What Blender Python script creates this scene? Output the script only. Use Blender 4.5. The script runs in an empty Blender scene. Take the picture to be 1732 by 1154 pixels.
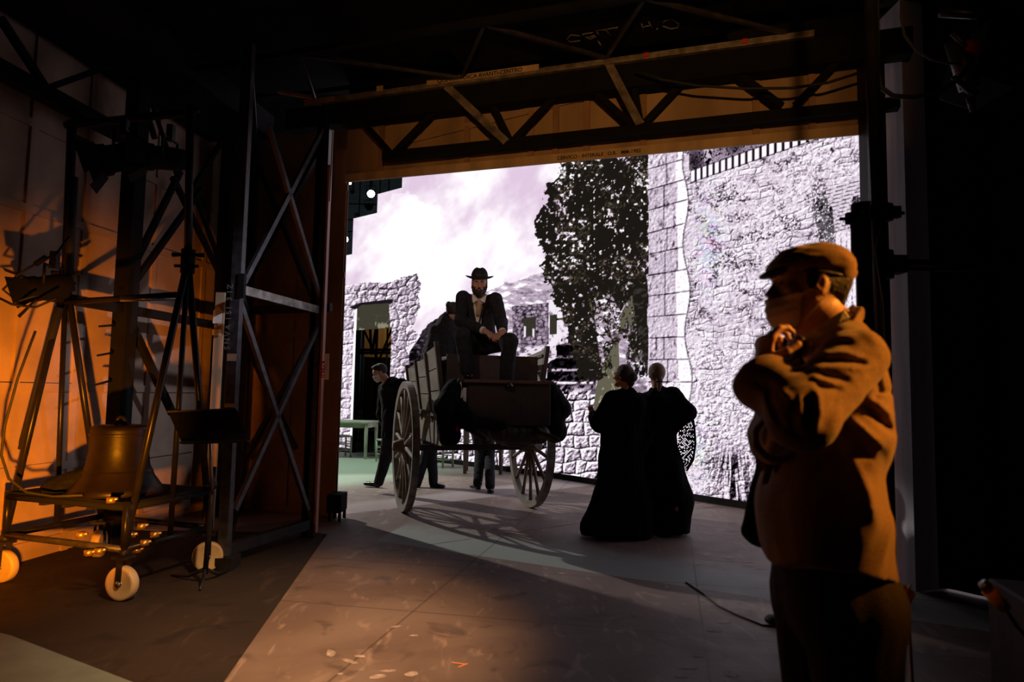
import bpy, math, random
import numpy as np
from mathutils import Vector, Matrix
C = bpy.context.scene
rnd = random.Random(7)
# ---------------------------------------------------------------- camera
F_PX = 1155.0; CX, CY = 866.0, 577.0; CAM_H = 1.45
PITCH, ROLL = math.radians(4.4), math.radians(1.04)
_cp, _sp = math.cos(PITCH), math.sin(PITCH)
FWD = np.array([0, _cp, _sp]); _R0 = np.array([1.0, 0, 0]); _U0 = np.array([0, -_sp, _cp])
RGT = math.cos(ROLL) * _R0 + math.sin(ROLL) * _U0
UPV = -math.sin(ROLL) * _R0 + math.cos(ROLL) * _U0
EYE = np.array([0.0, 0.0, CAM_H])
cam_data = bpy.data.cameras.new('camera'); cam = bpy.data.objects.new('camera', cam_data)
C.collection.objects.link(cam)
cam_data.sensor_width = 36.0; cam_data.lens = 36.0 * F_PX / 1732.0
cam_data.clip_start = 0.05; cam_data.clip_end = 200
cam_data.dof.use_dof = True; cam_data.dof.focus_distance = 8.2; cam_data.dof.aperture_fstop = 2.5
cam.matrix_world = Matrix(((RGT[0], UPV[0], -FWD[0], EYE[0]), (RGT[1], UPV[1], -FWD[1], EYE[1]),
                           (RGT[2], UPV[2], -FWD[2], EYE[2]), (0, 0, 0, 1)))
C.camera = cam
# ---------------------------------------------------------------- world, exposure
w = bpy.data.worlds.new('world'); C.world = w; w.use_nodes = True
w.node_tree.nodes['Background'].inputs[0].default_value = (0.010, 0.009, 0.012, 1)
w.node_tree.nodes['Background'].inputs[1].default_value = 0.10
C.view_settings.view_transform = 'Standard'; C.view_settings.look = 'None'
C.view_settings.exposure = 0.0; C.view_settings.gamma = 1.0
C.view_settings.use_curve_mapping = False
C.cycles.max_bounces = 6; C.cycles.diffuse_bounces = 3; C.cycles.glossy_bounces = 3
# ---------------------------------------------------------------- lamps
def aim(o, loc, tgt):
    o.location = loc
    o.rotation_euler = (Vector(tgt) - Vector(loc)).to_track_quat('-Z', 'Y').to_euler()
def spot(name, loc, tgt, power, col, size_deg, blend=0.3, radius=0.06):
    d = bpy.data.lights.new(name, 'SPOT'); d.energy = power; d.color = col
    d.spot_size = math.radians(size_deg); d.spot_blend = blend; d.shadow_soft_size = radius
    o = bpy.data.objects.new(name, d); C.collection.objects.link(o); aim(o, loc, tgt); return o
WARM = (1.0, 0.36, 0.06)
spot('amber_work_light', (-1.9, 2.6, 0.60), (-4.02, 5.60, 1.10), 1350, (1.0, 0.29, 0.01), 54, 1.0, 0.04)
spot('amber_side_light', (4.0, 1.32, 3.15), (0.84, 1.80, 1.60), 1150, (1.0, 0.36, 0.04), 25, 1.0, 0.06)
spot('floor_wash_light', (0.7, 1.4, 4.4), (-1.30, 4.2, 0.0), 2000, (1.0, 0.56, 0.24), 34, 1.0, 0.15)
spot('header_fill_light', (0.2, -1.5, 3.0), (0.8, 6.1, 4.15), 520, (1.0, 0.46, 0.12), 40, 0.9, 0.1)  # added unseen spot that brightens the header wood
spot('stage_cool_light', (-4.5, 13.0, 5.6), (-3.4, 12.6, 0.0), 1100, (0.75, 1.0, 0.82), 70, 0.8, 0.2)
spot('stage_rear_light', (-9.5, 16.0, 7.5), (-1.0, 9.4, 0.3), 4500, (1.0, 0.95, 0.88), 24, 0.3, 0.10)

spot('wing_cool_light', (0.2, 4.6, 3.3), (-2.75, 6.3, 1.9), 190, (0.80, 0.86, 1.0), 30, 0.8, 0.05)
spot('front_fill_light', (-1.6, 2.6, 4.3), (-0.5, 7.7, 2.2), 170, (1.0, 0.80, 0.74), 24, 0.9, 0.25)  # added unseen fill for the seated man's face and collar
spot('studio_fill_light', (-3.0, 23.0, 4.0), (-7.5, 31.0, 8.0), 700, (0.75, 0.92, 1.0), 90, 1.0, .2)  # added unseen fill that lifts the dark studio behind the grid

# ---------------------------------------------------------------- pixel helpers (photograph -> place)
def ray(px, py):
    return FWD + RGT * ((px - CX) / F_PX) + UPV * ((CY - py) / F_PX)
def at(px, py, Y):                      # the point seen at a pixel, Y metres into the room
    d = ray(px, py); return tuple(EYE + d * (Y / d[1]))
def fl(px, py, h=0.0):                  # the point of the floor (or of height h) seen at a pixel
    d = ray(px, py); return tuple(EYE + d * ((h - CAM_H) / d[2]))
def proj(P):
    v = np.asarray(P, float) - EYE
    z = v @ FWD
    return CX + F_PX * (v @ RGT) / z, CY - F_PX * (v @ UPV) / z, z
def up_at(base, px_y, px_x=None):       # height above base's plan point that projects to row px_y
    lo, hi = -1.0, 12.0
    for _ in range(40):
        m = (lo + hi) / 2
        if proj((base[0], base[1], m))[1] > px_y: lo = m
        else: hi = m
    return (lo + hi) / 2

# ---------------------------------------------------------------- materials
def mat(name, col, rough=0.7, metal=0.0, var=0.25, scale=6.0, bump=0.0, bscale=40.0, spec=0.5, sheen=0.0, sss=0.0, col2=None, stretch=None, emit=None, estr=1.0):
    m = bpy.data.materials.new(name); m.use_nodes = True
    nt = m.node_tree; N = nt.nodes; L = nt.links; b = N['Principled BSDF']
    b.inputs['Roughness'].default_value = rough; b.inputs['Metallic'].default_value = metal
    b.inputs['Specular IOR Level'].default_value = spec
    if sheen: b.inputs['Sheen Weight'].default_value = sheen
    if sss:
        b.inputs['Subsurface Weight'].default_value = sss
        b.inputs['Subsurface Radius'].default_value = (1.0, 0.25, 0.1); b.inputs['Subsurface Scale'].default_value = 0.012
    tc = N.new('ShaderNodeTexCoord'); src = tc.outputs['Object']
    if stretch:
        mp = N.new('ShaderNodeMapping'); mp.inputs['Scale'].default_value = stretch
        L.new(src, mp.inputs[0]); src = mp.outputs[0]
    nz = N.new('ShaderNodeTexNoise'); nz.inputs['Scale'].default_value = scale; nz.inputs['Detail'].default_value = 6
    L.new(src, nz.inputs['Vector'])
    rp = N.new('ShaderNodeValToRGB'); c = np.array(col)
    c2 = np.array(col2) if col2 is not None else c * (1 + var)
    rp.color_ramp.elements[0].position = 0.35; rp.color_ramp.elements[1].position = 0.68
    rp.color_ramp.elements[0].color = (*(c * (1 - var)), 1); rp.color_ramp.elements[1].color = (*np.clip(c2, 0, 1), 1)
    L.new(nz.outputs[0], rp.inputs[0]); L.new(rp.outputs[0], b.inputs['Base Color'])
    if bump:
        n2 = N.new('ShaderNodeTexNoise'); n2.inputs['Scale'].default_value = bscale; n2.inputs['Detail'].default_value = 4
        L.new(src, n2.inputs['Vector'])
        bp = N.new('ShaderNodeBump'); bp.inputs['Strength'].default_value = bump; bp.inputs['Distance'].default_value = 0.01
        L.new(n2.outputs[0], bp.inputs['Height']); L.new(bp.outputs[0], b.inputs['Normal'])
    if emit:
        b.inputs['Emission Color'].default_value = (*emit, 1); b.inputs['Emission Strength'].default_value = estr
    return m
M = {}
M['black_steel'] = mat('black_steel', (0.016, 0.014, 0.016), 0.45, 0.0, 0.4, 9, 0.15, 60, spec=0.2)
M['grey_steel'] = mat('grey_steel', (0.055, 0.05, 0.058), 0.4, 0.35, 0.4, 14, 0.2, 70)
M['worn_steel'] = mat('worn_steel', (0.20, 0.17, 0.15), 0.45, 0.2, 0.5, 10, 0.2, 60)
M['tube'] = mat('tube_steel', (0.30, 0.31, 0.33), 0.28, 0.85, 0.2, 12)
M['dark_tube'] = mat('dark_tube_steel', (0.010, 0.009, 0.010), 0.30, 0.0, 0.2, 12, spec=0.22)
M['ply'] = mat('aged_plywood', (0.33, 0.21, 0.13), 0.65, 0, 0.25, 3, 0.1, 30, col2=(0.42, 0.28, 0.17), stretch=(1, 1, 0.25))
M['ply_pink'] = mat('canvas_flat', (0.40, 0.27, 0.20), 0.8, 0, 0.18, 2.5, 0.15, 60)
M['ply_brown'] = mat('brown_flat', (0.30, 0.17, 0.10), 0.8, 0, 0.2, 2.5, 0.1, 60)
M['pine'] = mat('pine_batten', (0.46, 0.32, 0.20), 0.6, 0, 0.2, 6, 0.1, 50, stretch=(1, 1, 0.2))
M['label'] = mat('paper_label', (0.85, 0.85, 0.86), 0.7, 0, 0.03, 8)
M['ink'] = mat('black_ink', (0.01, 0.01, 0.01), 0.7, 0, 0.0, 8)
M['chalk'] = mat('chalk', (0.16, 0.15, 0.15), 0.9, 0, 0.4, 60)
M['black_paint'] = mat('matt_black_paint', (0.006, 0.006, 0.007), 0.9, 0, 0.3, 6, spec=0.2)
M['rubber'] = mat('black_rubber', (0.012, 0.012, 0.012), 0.7, 0, 0.2, 10)
M['cloth_black'] = mat('black_cloth', (0.007, 0.007, 0.009), 0.95, 0, 0.3, 20, 0.4, 90, spec=0.15)
M['red'] = mat('red_tape', (0.55, 0.01, 0.01), 0.6, 0, 0.1, 10)
M['yellow'] = mat('yellow_fitting', (0.80, 0.42, 0.03), 0.45, 0, 0.2, 12)

# ---------------------------------------------------------------- mesh helpers
class MB:
    def __init__(s): s.v = []; s.f = []; s.sm = []
    def add(s, vs, fs, smooth=False):
        n = len(s.v); s.v += [tuple(float(c) for c in v) for v in vs]
        s.f += [tuple(i + n for i in f) for f in fs]; s.sm += [smooth] * len(fs); return s
    def box(s, c, d, R=None):
        hx, hy, hz = d[0] / 2, d[1] / 2, d[2] / 2
        vs = [(x, y, z) for x in (-hx, hx) for y in (-hy, hy) for z in (-hz, hz)]
        if R is not None: vs = [tuple(R @ Vector(v)) for v in vs]
        vs = [(v[0] + c[0], v[1] + c[1], v[2] + c[2]) for v in vs]
        return s.add(vs, [(0, 1, 3, 2), (4, 6, 7, 5), (0, 4, 5, 1), (2, 3, 7, 6), (0, 2, 6, 4), (1, 5, 7, 3)])
    def bar(s, a, b, w, h, up=(0, 0, 1)):          # rectangular bar from a to b
        a, b = Vector(a), Vector(b); d = (b - a); L = d.length; d.normalize()
        u = Vector(up)
        if abs(d.dot(u)) > 0.98: u = Vector((0, 1, 0))
        x = d.cross(u).normalized(); y = x.cross(d).normalized()
        R = Matrix((x, d, y)).transposed()
        return s.box(tuple((a + b) / 2), (w, L, h), R)
    def tube(s, a, b, r, n=12, r2=None, cap=True):
        return s.path([a, b], [r, r if r2 is None else r2], n, cap)
    def path(s, pts, r, n=8, cap=True, closed=False):
        P = [Vector(p) for p in pts]; m = len(P)
        rr = [r] * m if not hasattr(r, '__len__') else r
        vs, fs = [], []; prev = None
        for i, p in enumerate(P):
            if closed: d = P[(i + 1) % m] - P[i - 1]
            else: d = (P[min(i + 1, m - 1)] - P[max(i - 1, 0)])
            d.normalize()
            if prev is None:
                u = Vector((0, 0, 1)) if abs(d.z) < 0.9 else Vector((1, 0, 0))
                x = d.cross(u).normalized()
            else:
                x = (prev - d * prev.dot(d)).normalized()
            prev = x; y = d.cross(x)
            for k in range(n):
                a = 2 * math.pi * k / n
                vs.append(tuple(p + (x * math.cos(a) + y * math.sin(a)) * rr[i]))
        for i in range(m if closed else m - 1):
            j = (i + 1) % m
            for k in range(n):
                fs.append((i * n + k, i * n + (k + 1) % n, j * n + (k + 1) % n, j * n + k))
        if cap and not closed:
            fs.append(tuple(range(n - 1, -1, -1))); fs.append(tuple((m - 1) * n + k for k in range(n)))
        return s.add(vs, fs, True)
    def lathe(s, prof, c=(0, 0, 0), n=32, R=None, smooth=True):   # prof [(r, z)]
        vs, fs = [], []
        for r, z in prof:
            for k in range(n):
                a = 2 * math.pi * k / n; v = Vector((r * math.cos(a), r * math.sin(a), z))
                if R is not None: v = R @ v
                vs.append((v.x + c[0], v.y + c[1], v.z + c[2]))
        for i in range(len(prof) - 1):
            for k in range(n):
                fs.append((i * n + k, i * n + (k + 1) % n, (i + 1) * n + (k + 1) % n, (i + 1) * n + k))
        return s.add(vs, fs, smooth)
    def quad(s, *p): return s.add(p, [tuple(range(len(p)))])
    def ball(s, c, r, n=12, sq=(1, 1, 1)):
        prof = [(max(1e-4, r * math.sin(math.pi * i / n)), -r * math.cos(math.pi * i / n)) for i in range(n + 1)]
        k = len(s.v); s.lathe(prof, (0, 0, 0), n * 2)
        for i in range(k, len(s.v)):
            v = s.v[i]; s.v[i] = (v[0] * sq[0] + c[0], v[1] * sq[1] + c[1], v[2] * sq[2] + c[2])
        return s
def mesh_obj(name, v, f, m, parent=None, smooth=None, bevel=0.0):
    me = bpy.data.meshes.new(name); me.from_pydata([tuple(x) for x in v], [], [tuple(x) for x in f])
    if smooth is not None:
        me.polygons.foreach_set('use_smooth', np.array(smooth, bool) if hasattr(smooth, '__len__') else np.full(len(f), smooth))
    if m: me.materials.append(m)
    me.update()
    o = bpy.data.objects.new(name, me); C.collection.objects.link(o)
    if parent is not None: o.parent = parent
    if bevel:
        b = o.modifiers.new('edge', 'BEVEL'); b.width = bevel; b.segments = 2; b.limit_method = 'ANGLE'
    return o
def tag(o, label=None, cat=None, group=None, kind=None):
    if label: o['label'] = label
    if cat: o['category'] = cat
    if group: o['group'] = group
    if kind: o['kind'] = kind
    return o
def root_mat(p):
    m = Matrix.Identity(4)
    while p is not None:
        m = Matrix.LocRotScale(p.location, p.rotation_euler.to_quaternion(), p.scale) @ m; p = p.parent
    return m
def build(name, mb, m, parent=None, bevel=0.0, world=True):
    v = mb.v
    if parent is not None and world:
        inv = root_mat(parent).inverted(); v = [tuple(inv @ Vector(p)) for p in v]
    return mesh_obj(name, v, mb.f, m, parent, mb.sm, bevel)
def thing(name, label, cat, loc=(0, 0, 0), rz=0.0, group=None):
    o = bpy.data.objects.new(name, None); C.collection.objects.link(o)
    o.location = loc; o.rotation_euler = (0, 0, rz); o.empty_display_size = 0.1
    return tag(o, label, cat, group)
def struct(name, mb, m, label=None):
    o = build(name, mb, m); o['kind'] = 'structure'
    if label: o['label'] = label
    return o
def copy_tree(o, parent=None):
    c = o.copy(); C.collection.objects.link(c); c.parent = parent
    for ch in [x for x in C.collection.objects if x.parent == o]: copy_tree(ch, c)
    return c
def text(name, s, size, origin, xdir, ydir, m, parent, ext=0.001):
    cu = bpy.data.curves.new(name, 'FONT'); cu.body = s; cu.size = size; cu.extrude = ext; cu.offset = 0.002 * size / 0.1
    cu.materials.append(m)
    tmp = bpy.data.objects.new('tmp', cu); C.collection.objects.link(tmp); bpy.context.view_layer.update()
    me = bpy.data.meshes.new_from_object(tmp.evaluated_get(bpy.context.evaluated_depsgraph_get())); bpy.data.objects.remove(tmp)
    me.materials.clear(); me.materials.append(m)
    o = bpy.data.objects.new(name, me); C.collection.objects.link(o); o.parent = parent
    x = Vector(xdir).normalized(); z = x.cross(Vector(ydir)).normalized(); y = z.cross(x)
    mw = Matrix(((x.x, y.x, z.x, origin[0]), (x.y, y.y, z.y, origin[1]), (x.z, y.z, z.z, origin[2]), (0, 0, 0, 1)))
    if parent is not None: mw = root_mat(parent).inverted() @ mw
    o.matrix_basis = mw
    return o
def strokes(letters, origin, xd, yd, size, r, mb):          # hand lettering as thin strokes; letters = list of polylines on a unit square
    o = Vector(origin); x = Vector(xd); y = Vector(yd)
    for pl in letters: mb.path([o + x * (p[0] * size) + y * (p[1] * size) for p in pl], r, 5)
# ---------------------------------------------------------------- noise for the picture on the LED wall
def _h(ix, iy, s=0):
    n = (ix.astype(np.int64) * 374761393 + iy.astype(np.int64) * 668265263 + s * 974634777) & 0xffffffff
    n = ((n ^ (n >> 13)) * 1274126177) & 0xffffffff
    return ((n ^ (n >> 16)) & 0xffffff) / float(0xffffff)
def vnoise(x, y, s=0):
    ix = np.floor(x); iy = np.floor(y); fx = x - ix; fy = y - iy
    fx = fx * fx * (3 - 2 * fx); fy = fy * fy * (3 - 2 * fy)
    a = _h(ix, iy, s); b = _h(ix + 1, iy, s); c = _h(ix, iy + 1, s); d = _h(ix + 1, iy + 1, s)
    return (a * (1 - fx) + b * fx) * (1 - fy) + (c * (1 - fx) + d * fx) * fy
def ss(a, b, x): t = np.clip((x - a) / (b - a), 0, 1); return t * t * (3 - 2 * t)
P0 = np.array([-1.86, 6.86]); PE = np.array([0.948, -0.317]); PN = np.array([-0.317, -0.948])
def PP(s, z, d=0.0): p = P0 + PE * s + PN * d; return (p[0], p[1], z)
def onplane(px, py, p, q):              # point seen at a pixel on the upright plane through plan points p, q
    d = ray(px, py); p = np.array(p[:2]); q = np.array(q[:2]); t = q - p; nn = np.array([-t[1], t[0]])
    k = (nn @ (p - EYE[:2])) / (nn @ d[:2]); return tuple(EYE + d * k)
def onportal(px, py, d=0.0): return onplane(px, py, PP(0, 0, d), PP(1, 0, d))
def sof(px, py, d=0.0): x, y, _ = onportal(px, py, d); return float((np.array([x, y]) - P0 - PN * d) @ PE)
def fbm(x, y, o=4, s=0):
    t = 0; a = 0.5; n = 0
    for i in range(o): t = t + a * vnoise(x, y, s + i * 17); n += a; a *= 0.55; x = x * 2.03 + 13.1; y = y * 2.03 + 7.7
    return t / n
def cells(x, y, s=0, jit=0.8):          # (distance to cell border, cell id value)
    ix = np.floor(x); iy = np.floor(y)
    d1 = np.full(x.shape, 9.0); d2 = np.full(x.shape, 9.0); idv = np.zeros(x.shape)
    for dx in (-1, 0, 1):
        for dy in (-1, 0, 1):
            cx = ix + dx; cy = iy + dy
            px = cx + 0.5 + jit * (_h(cx, cy, s) - 0.5); py = cy + 0.5 + jit * (_h(cx, cy, s + 5) - 0.5)
            d = np.hypot(x - px, y - py); i = _h(cx, cy, s + 9)
            m = d < d1; d2 = np.where(m, d1, np.minimum(d2, d)); idv = np.where(m, i, idv); d1 = np.where(m, d, d1)
    return d2 - d1, idv
def inpoly(x, y, P):
    r = np.zeros(x.shape, bool); n = len(P); j = n - 1
    for i in range(n):
        xi, yi = P[i]; xj, yj = P[j]
        if yi != yj:
            r ^= ((yi > y) != (yj > y)) & (x < (xj - xi) * (y - yi) / (yj - yi) + xi)
        j = i
    return r

def lerp(a, b, t): return a + (b - a) * t
WHT = np.array([1.0, 0.93, 1.0]); LAV = np.array([0.62, 0.49, 0.64]); DRK = np.array([0.011, 0.0085, 0.006]); OLV = np.array([0.080, 0.074, 0.050])
def tone(v):      # grey value 0..1 -> slightly lavender picture colour
    v = np.clip(v, 0, 1)[:, None]
    return (v * .96 + .01) ** 2.0 * lerp(np.array([0.96, 0.66, 0.98]), np.array([1.0, 0.94, 1.0]), v ** 2.2)
def bricks(u, v, bw, bh, seed, mort=0.09, warp=0.25):
    """grey value of a wall of rough squared stones"""
    u = u + warp * bh * (fbm(u / 30, v / 30, 2, seed) - 0.5) * 2; v = v + warp * bh * (fbm(u / 25 + 9, v / 25, 2, seed + 3) - 0.5) * 2
    r = np.floor(v / bh); fv = v / bh - r
    w_ = bw * (0.75 + 0.6 * _h(r, r * 0, seed + 1)); uu = u / w_ + _h(r, r * 0 + 3, seed) * 7
    c = np.floor(uu); fu = uu - c
    jit = (_h(c, r, seed + 4) - 0.5) * 0.3
    ed = np.minimum(np.minimum(fu, 1 - fu) * w_ / bh, np.minimum(fv, 1 - fv + jit * 0.4))
    return ed, _h(c, r, seed + 8), c, r
TREE = [(958, 252), (1000, 236), (1100, 225), (1106, 330), (1100, 420), (1102, 520), (1098, 640), (1075, 640), (1062, 600), (1045, 560), (1035, 600), (1020, 640), (985, 640), (962, 585), (955, 545), (935, 500), (915, 465), (922, 430), (905, 400), (902, 375), (925, 345), (925, 318), (950, 290), (945, 270)]
RUIN = [(540, 488), (572, 484), (600, 481), (625, 478), (652, 480), (668, 474), (688, 467), (706, 463), (713, 485), (707, 500), (711, 520), (703, 540), (697, 556), (706, 566), (703, 580), (690, 586), (692, 640), (688, 700), (700, 780), (540, 800)]
HILL = [(690, 600), (710, 568), (735, 548), (765, 520), (800, 505), (850, 482), (900, 466), (960, 448), (1010, 430), (1110, 420), (1110, 700), (690, 800)]
HOUSE = [(866, 519), (925, 512), (928, 511), (928, 583), (868, 588)]
STAIR = [(940, 585), (965, 578), (1010, 582), (1008, 668), (905, 668), (912, 640), (925, 640), (925, 615), (942, 605)]
WALLB = [(700, 650), (1022, 655), (1020, 700), (1080, 712), (1110, 850), (700, 850)]
def relief(fn, x, y, d=1.3):
    return fn(x, y) - fn(x - d, y - d * .8)
def picture(x, y):
    n = x.shape[0]
    # sky with soft clouds
    c1 = fbm(x / 80 + (y - 300) / 220, y / 95, 5, 3); c2 = fbm(x / 34 + 5, y / 44, 4, 21)
    cl = ss(0.36, 0.76, c1 + 0.22 * (c2 - 0.5) + 0.20 * ss(250, 480, y) - 0.10 * ss(640, 560, x) - 0.10 * np.exp(-((x - 900) / 40) ** 2 - ((y - 310) / 70) ** 2) + 0.10 * np.exp(-((x - 700) / 90) ** 2 - ((y - 400) / 60) ** 2))
    edge = ss(0.0, 0.05, (fbm(x / 26, y / 24, 4, 25) - .5) + (y - 345 + 18 * np.sin(x / 21.0)) / 120.0) * np.exp(-((x - 690) / 55) ** 2) * ss(420, 370, y)
    sky = lerp(np.array([0.66, 0.50, 0.66]), np.array([1.0, 0.95, 0.99]), np.clip(cl + .06 + .35 * edge, 0, 1)[:, None])
    out = sky
    # hill
    wx = x + 6 * (fbm(x / 12, y / 12, 3, 31) - 0.5); wy = y + 14 * (fbm(x / 14, y / 9, 3, 33) - 0.5)
    m = inpoly(wx, wy, HILL)
    t = fbm((x + 2 * y) / 22, (y - 0.3 * x) / 7, 5, 40); t2 = fbm(x / 6, y / 4, 3, 44)
    h = 0.66 + 0.34 * ss(0.52, 0.66, t) - 0.16 * ss(0.40, 0.30, t) - 0.14 * ss(0.52, 0.72, t2)
    lowl = ss(775, 700, x) * ss(540, 575, y)
    h = lerp(h, 0.04 + 0.28 * ss(0.5, 0.75, t2), lowl)
    fog = ss(600, 520, y) * ss(740, 800, x) * 0.06 + 0.10 * ss(500, 470, y)
    out = np.where(m[:, None], tone(np.clip(h + fog, 0, 1)), out)
    d2 = inpoly(wx, wy, [(707, 566), (735, 540), (760, 527), (750, 545), (730, 560), (712, 570)])
    out = np.where(d2[:, None], tone(0.05 + 0.2 * t2), out)
    # far house, white wall beside
    m = inpoly(x, y, [(925, 508), (975, 500), (1000, 585), (925, 600)])
    out = np.where(m[:, None], tone(0.93 - 0.4 * ss(0.55, 0.8, fbm(x / 5, y / 9, 3, 51))), out)
    m = inpoly(x, y, [(868, 588), (990, 583), (930, 640), (920, 680), (868, 680)])
    out = np.where(m[:, None], tone(0.9 - 0.6 * ss(0.5, 0.7, fbm(x / 6, y / 4, 3, 52))), out)
    m = inpoly(x, y + 2 * (vnoise(x / 4, y / 4, 5) - .5), HOUSE)
    e, i = cells(x / 9, y / 7, 61); k = 0.20 + 0.50 * ss(0.02, 0.3, e) * (0.6 + 0.5 * i) - 0.30 * ss(.45, .65, fbm(x / 3.5, y / 3.5, 3, 62)) + .08
    out = np.where(m[:, None], tone(k * 0.8 + 0.05), out)
    m = inpoly(x, y, [(884, 538), (906, 536), (906, 568), (886, 569)])
    out = np.where(m[:, None], OLV * 0.4, out)
    m = inpoly(x, y, [(886, 552), (889, 552), (889, 570), (886, 570)]) | inpoly(x, y, [(901, 556), (904, 556), (904, 570), (901, 570)])
    out = np.where(m[:, None], tone(np.full(n, 0.9)), out)
    m = inpoly(x, y, [(930, 533), (942, 532), (942, 565), (930, 566)])
    out = np.where(m[:, None], OLV * 0.4, out)
    # big block wall behind the cart and the steps
    def hb(a, b):
        e_, i_, _, _ = bricks(a, (b - 655) / (1 - 0.0006 * (a - 945)), 26, 21, 70, warp=0.3)
        return np.minimum(e_, .22) * 2.6 + 1.5 * fbm(a / 5 + b / 9, b / 5, 4, 71) * ss(.02, .1, e_)
    e, i, c, r = bricks(x, (y - 655) / (1 - 0.0006 * (x - 945)), 26, 21, 70, warp=0.3)
    g = fbm(x / 5 + y / 9, y / 5, 4, 71); g2 = fbm((x - y) / 3, (x + y) / 9, 3, 73)
    rl = relief(hb, x, y, 1.6)
    val = (0.72 + 0.18 * i + 1.3 * rl - 0.25 * ss(.5, .7, g2)) * ss(-.01, .07, e + .05 * (g - .5))
    m = inpoly(x, y + 3 * (g - .5), WALLB)
    out = np.where(m[:, None], tone(val), out)
    sv = (y - 578) / 22.0; fr = sv - np.floor(sv)
    st = ss(0.0, 0.16, fr) * (1 - ss(0.2, 0.34, fr)) * ss(0.35, 0.55, fbm(x / 5, y / 3, 2, 77)) + 0.42 * ss(0.56, 0.68, fbm((x + y) / 5, (y - x) / 12, 3, 78)) * ss(560, 700, y)
    st = np.maximum(st, ss(640, 668, y) * ss(0.4, 0.6, g))
    m = inpoly(x, y + 3 * (g - .5), STAIR)
    out = np.where(m[:, None], tone(st * (0.4 + 0.6 * ss(585, 655, y)) + 0.01), out)
    # grey-olive shaft beside the trunk
    m = inpoly(x, y, [(1047, 560), (1047, 720), (1000, 720), (1008, 655), (1022, 610)])
    ol = OLV[None, :] * (1.0 + 2.2 * ss(0.62, 0.75, fbm(x / 5, y / 7, 3, 81)) * ss(600, 660, y))[:, None]
    out = np.where(m[:, None], ol * 1.4, out)
    # tree
    lx = x + 22 * (fbm(x / 14, y / 14, 2, 90) - 0.5) + 13 * (fbm(x / 4.5, y / 4.5, 2, 94) - 0.5); ly = y + 22 * (fbm(x / 14, y / 14, 2, 92) - 0.5) + 13 * (fbm(x / 4.5, y / 4.5, 2, 96) - 0.5)
    leaf = fbm(x / 5.0, y / 5.0, 3, 95); big = fbm(x / 28, y / 28, 3, 97)
    m = inpoly(lx, ly, TREE)
    cent = ss(905, 985, x) * (1 - 0.35 * ss(1060, 1100, x)) * (1 - 0.6 * ss(570, 640, y) * ss(1060, 1000, x))
    patch = ss(0.50, 0.66, big + .10 * ss(985, 925, x) - .12 * np.exp(-((x - 1010) / 26) ** 2) * (y > 380) - .08 * ss(1040, 1070, x) * (y > 330) + .05 * ss(320, 250, y) + .07 * np.exp(-((x - 965) / 30) ** 2 - ((y - 430) / 40) ** 2))
    hole = ss(0.71 - .085 * patch, 0.74 - .085 * patch, leaf)
    hole = hole * (.35 + .65 * (vnoise(x / 3.1, y / 3.1, 93) > .3))
    low = inpoly(x, y, [(1012, 508), (1046, 500), (1060, 520), (1046, 560), (1020, 640), (1005, 540)])
    td = DRK[None, :] * (0.9 + 1.6 * ss(0.52, 0.68, fbm(x / 5, y / 5, 3, 98)) * ss(.4, .6, big) + 9 * ss(.72, .80, vnoise(x / 2.6, y / 2.6, 91)) * ss(.45, .62, big))[:, None]
    lowr = inpoly(x, y, [(1052, 590), (1100, 600), (1100, 720), (1048, 720)])
    td = lerp(td, tone(0.05 + 0.85 * ss(0.50, 0.62, fbm(x / 4, y / 8, 3, 99))), (lowr * ss(590, 640, y) * 0.8)[:, None])
    trunk = inpoly(x + 3 * (g - .5), y, [(1066, 480), (1098, 480), (1100, 560), (1094, 640), (1088, 600), (1078, 560)]) | inpoly(x, y, [(1028, 485), (1040, 490), (1056, 515), (1050, 528)])
    tree = lerp(td, out, np.clip(hole, 0, 1)[:, None])
    leafy_low = ((leaf + 0.25 * (big - 0.5)) > 0.50)
    out = np.where((m & (~low | leafy_low))[:, None], tree, out)
    shaft = inpoly(x, y, [(1048, 535), (1072, 492), (1074, 530), (1070, 558), (1050, 556)])
    out = np.where((shaft & (leaf < 0.56))[:, None], OLV * 1.3, out)
    out = np.where(trunk[:, None], DRK * 1.0 + 0.02 * (g[:, None] > 0.6), out)
    # right building: rows converge to the left
    hz = 655.0; q = np.maximum(x - 90.0, 60.0)
    v = (y - hz) / q * 1210.0; u = -1210.0 * 1210.0 / q
    def hw(a, b):
        q_ = np.maximum(a - 90.0, 60.0); v_ = (b - hz) / q_ * 1210.0; u_ = -1210.0 * 1210.0 / q_
        e_, i_, _, _ = bricks(u_, v_, 25, 11.5, 110, warp=0.9); jp = .15 + .85 * ss(0.42, 0.54, fbm(a / 26, b / 22, 3, 119))
        return np.minimum(e_, .2) * 2.4 * jp + .5 * i_ * jp * .3 + 1.1 * fbm(a / 5, b / 4.2, 4, 111) * (1.0 + 1.7 * ss(560, 720, b))
    e, i, c, r = bricks(u, v, 25, 11.5, 110, warp=0.9)
    g = fbm(x / 6, y / 6, 4, 111); f = fbm(x / 2.6, y / 2.2, 3, 113); bg = fbm(x / 45, y / 40, 4, 115); st = fbm((x + 1.5 * y) / 4, (y - .2 * x) / 9, 3, 117)
    jp = ss(0.42, 0.54, fbm(x / 26, y / 22, 3, 119)); rl = relief(hw, x, y, 1.4)
    jt = (1 - ss(0.0, 0.085, e + 0.12 * (g - 0.5))) * jp
    val = 0.87 + 0.14 * (i - .5) * jp + 0.16 * (bg - .5) + 0.58 * rl - 0.42 * jt - 0.42 * ss(0.60, 0.72, f) * ss(.46, .62, bg + .15 * ss(640, 740, y))
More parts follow.
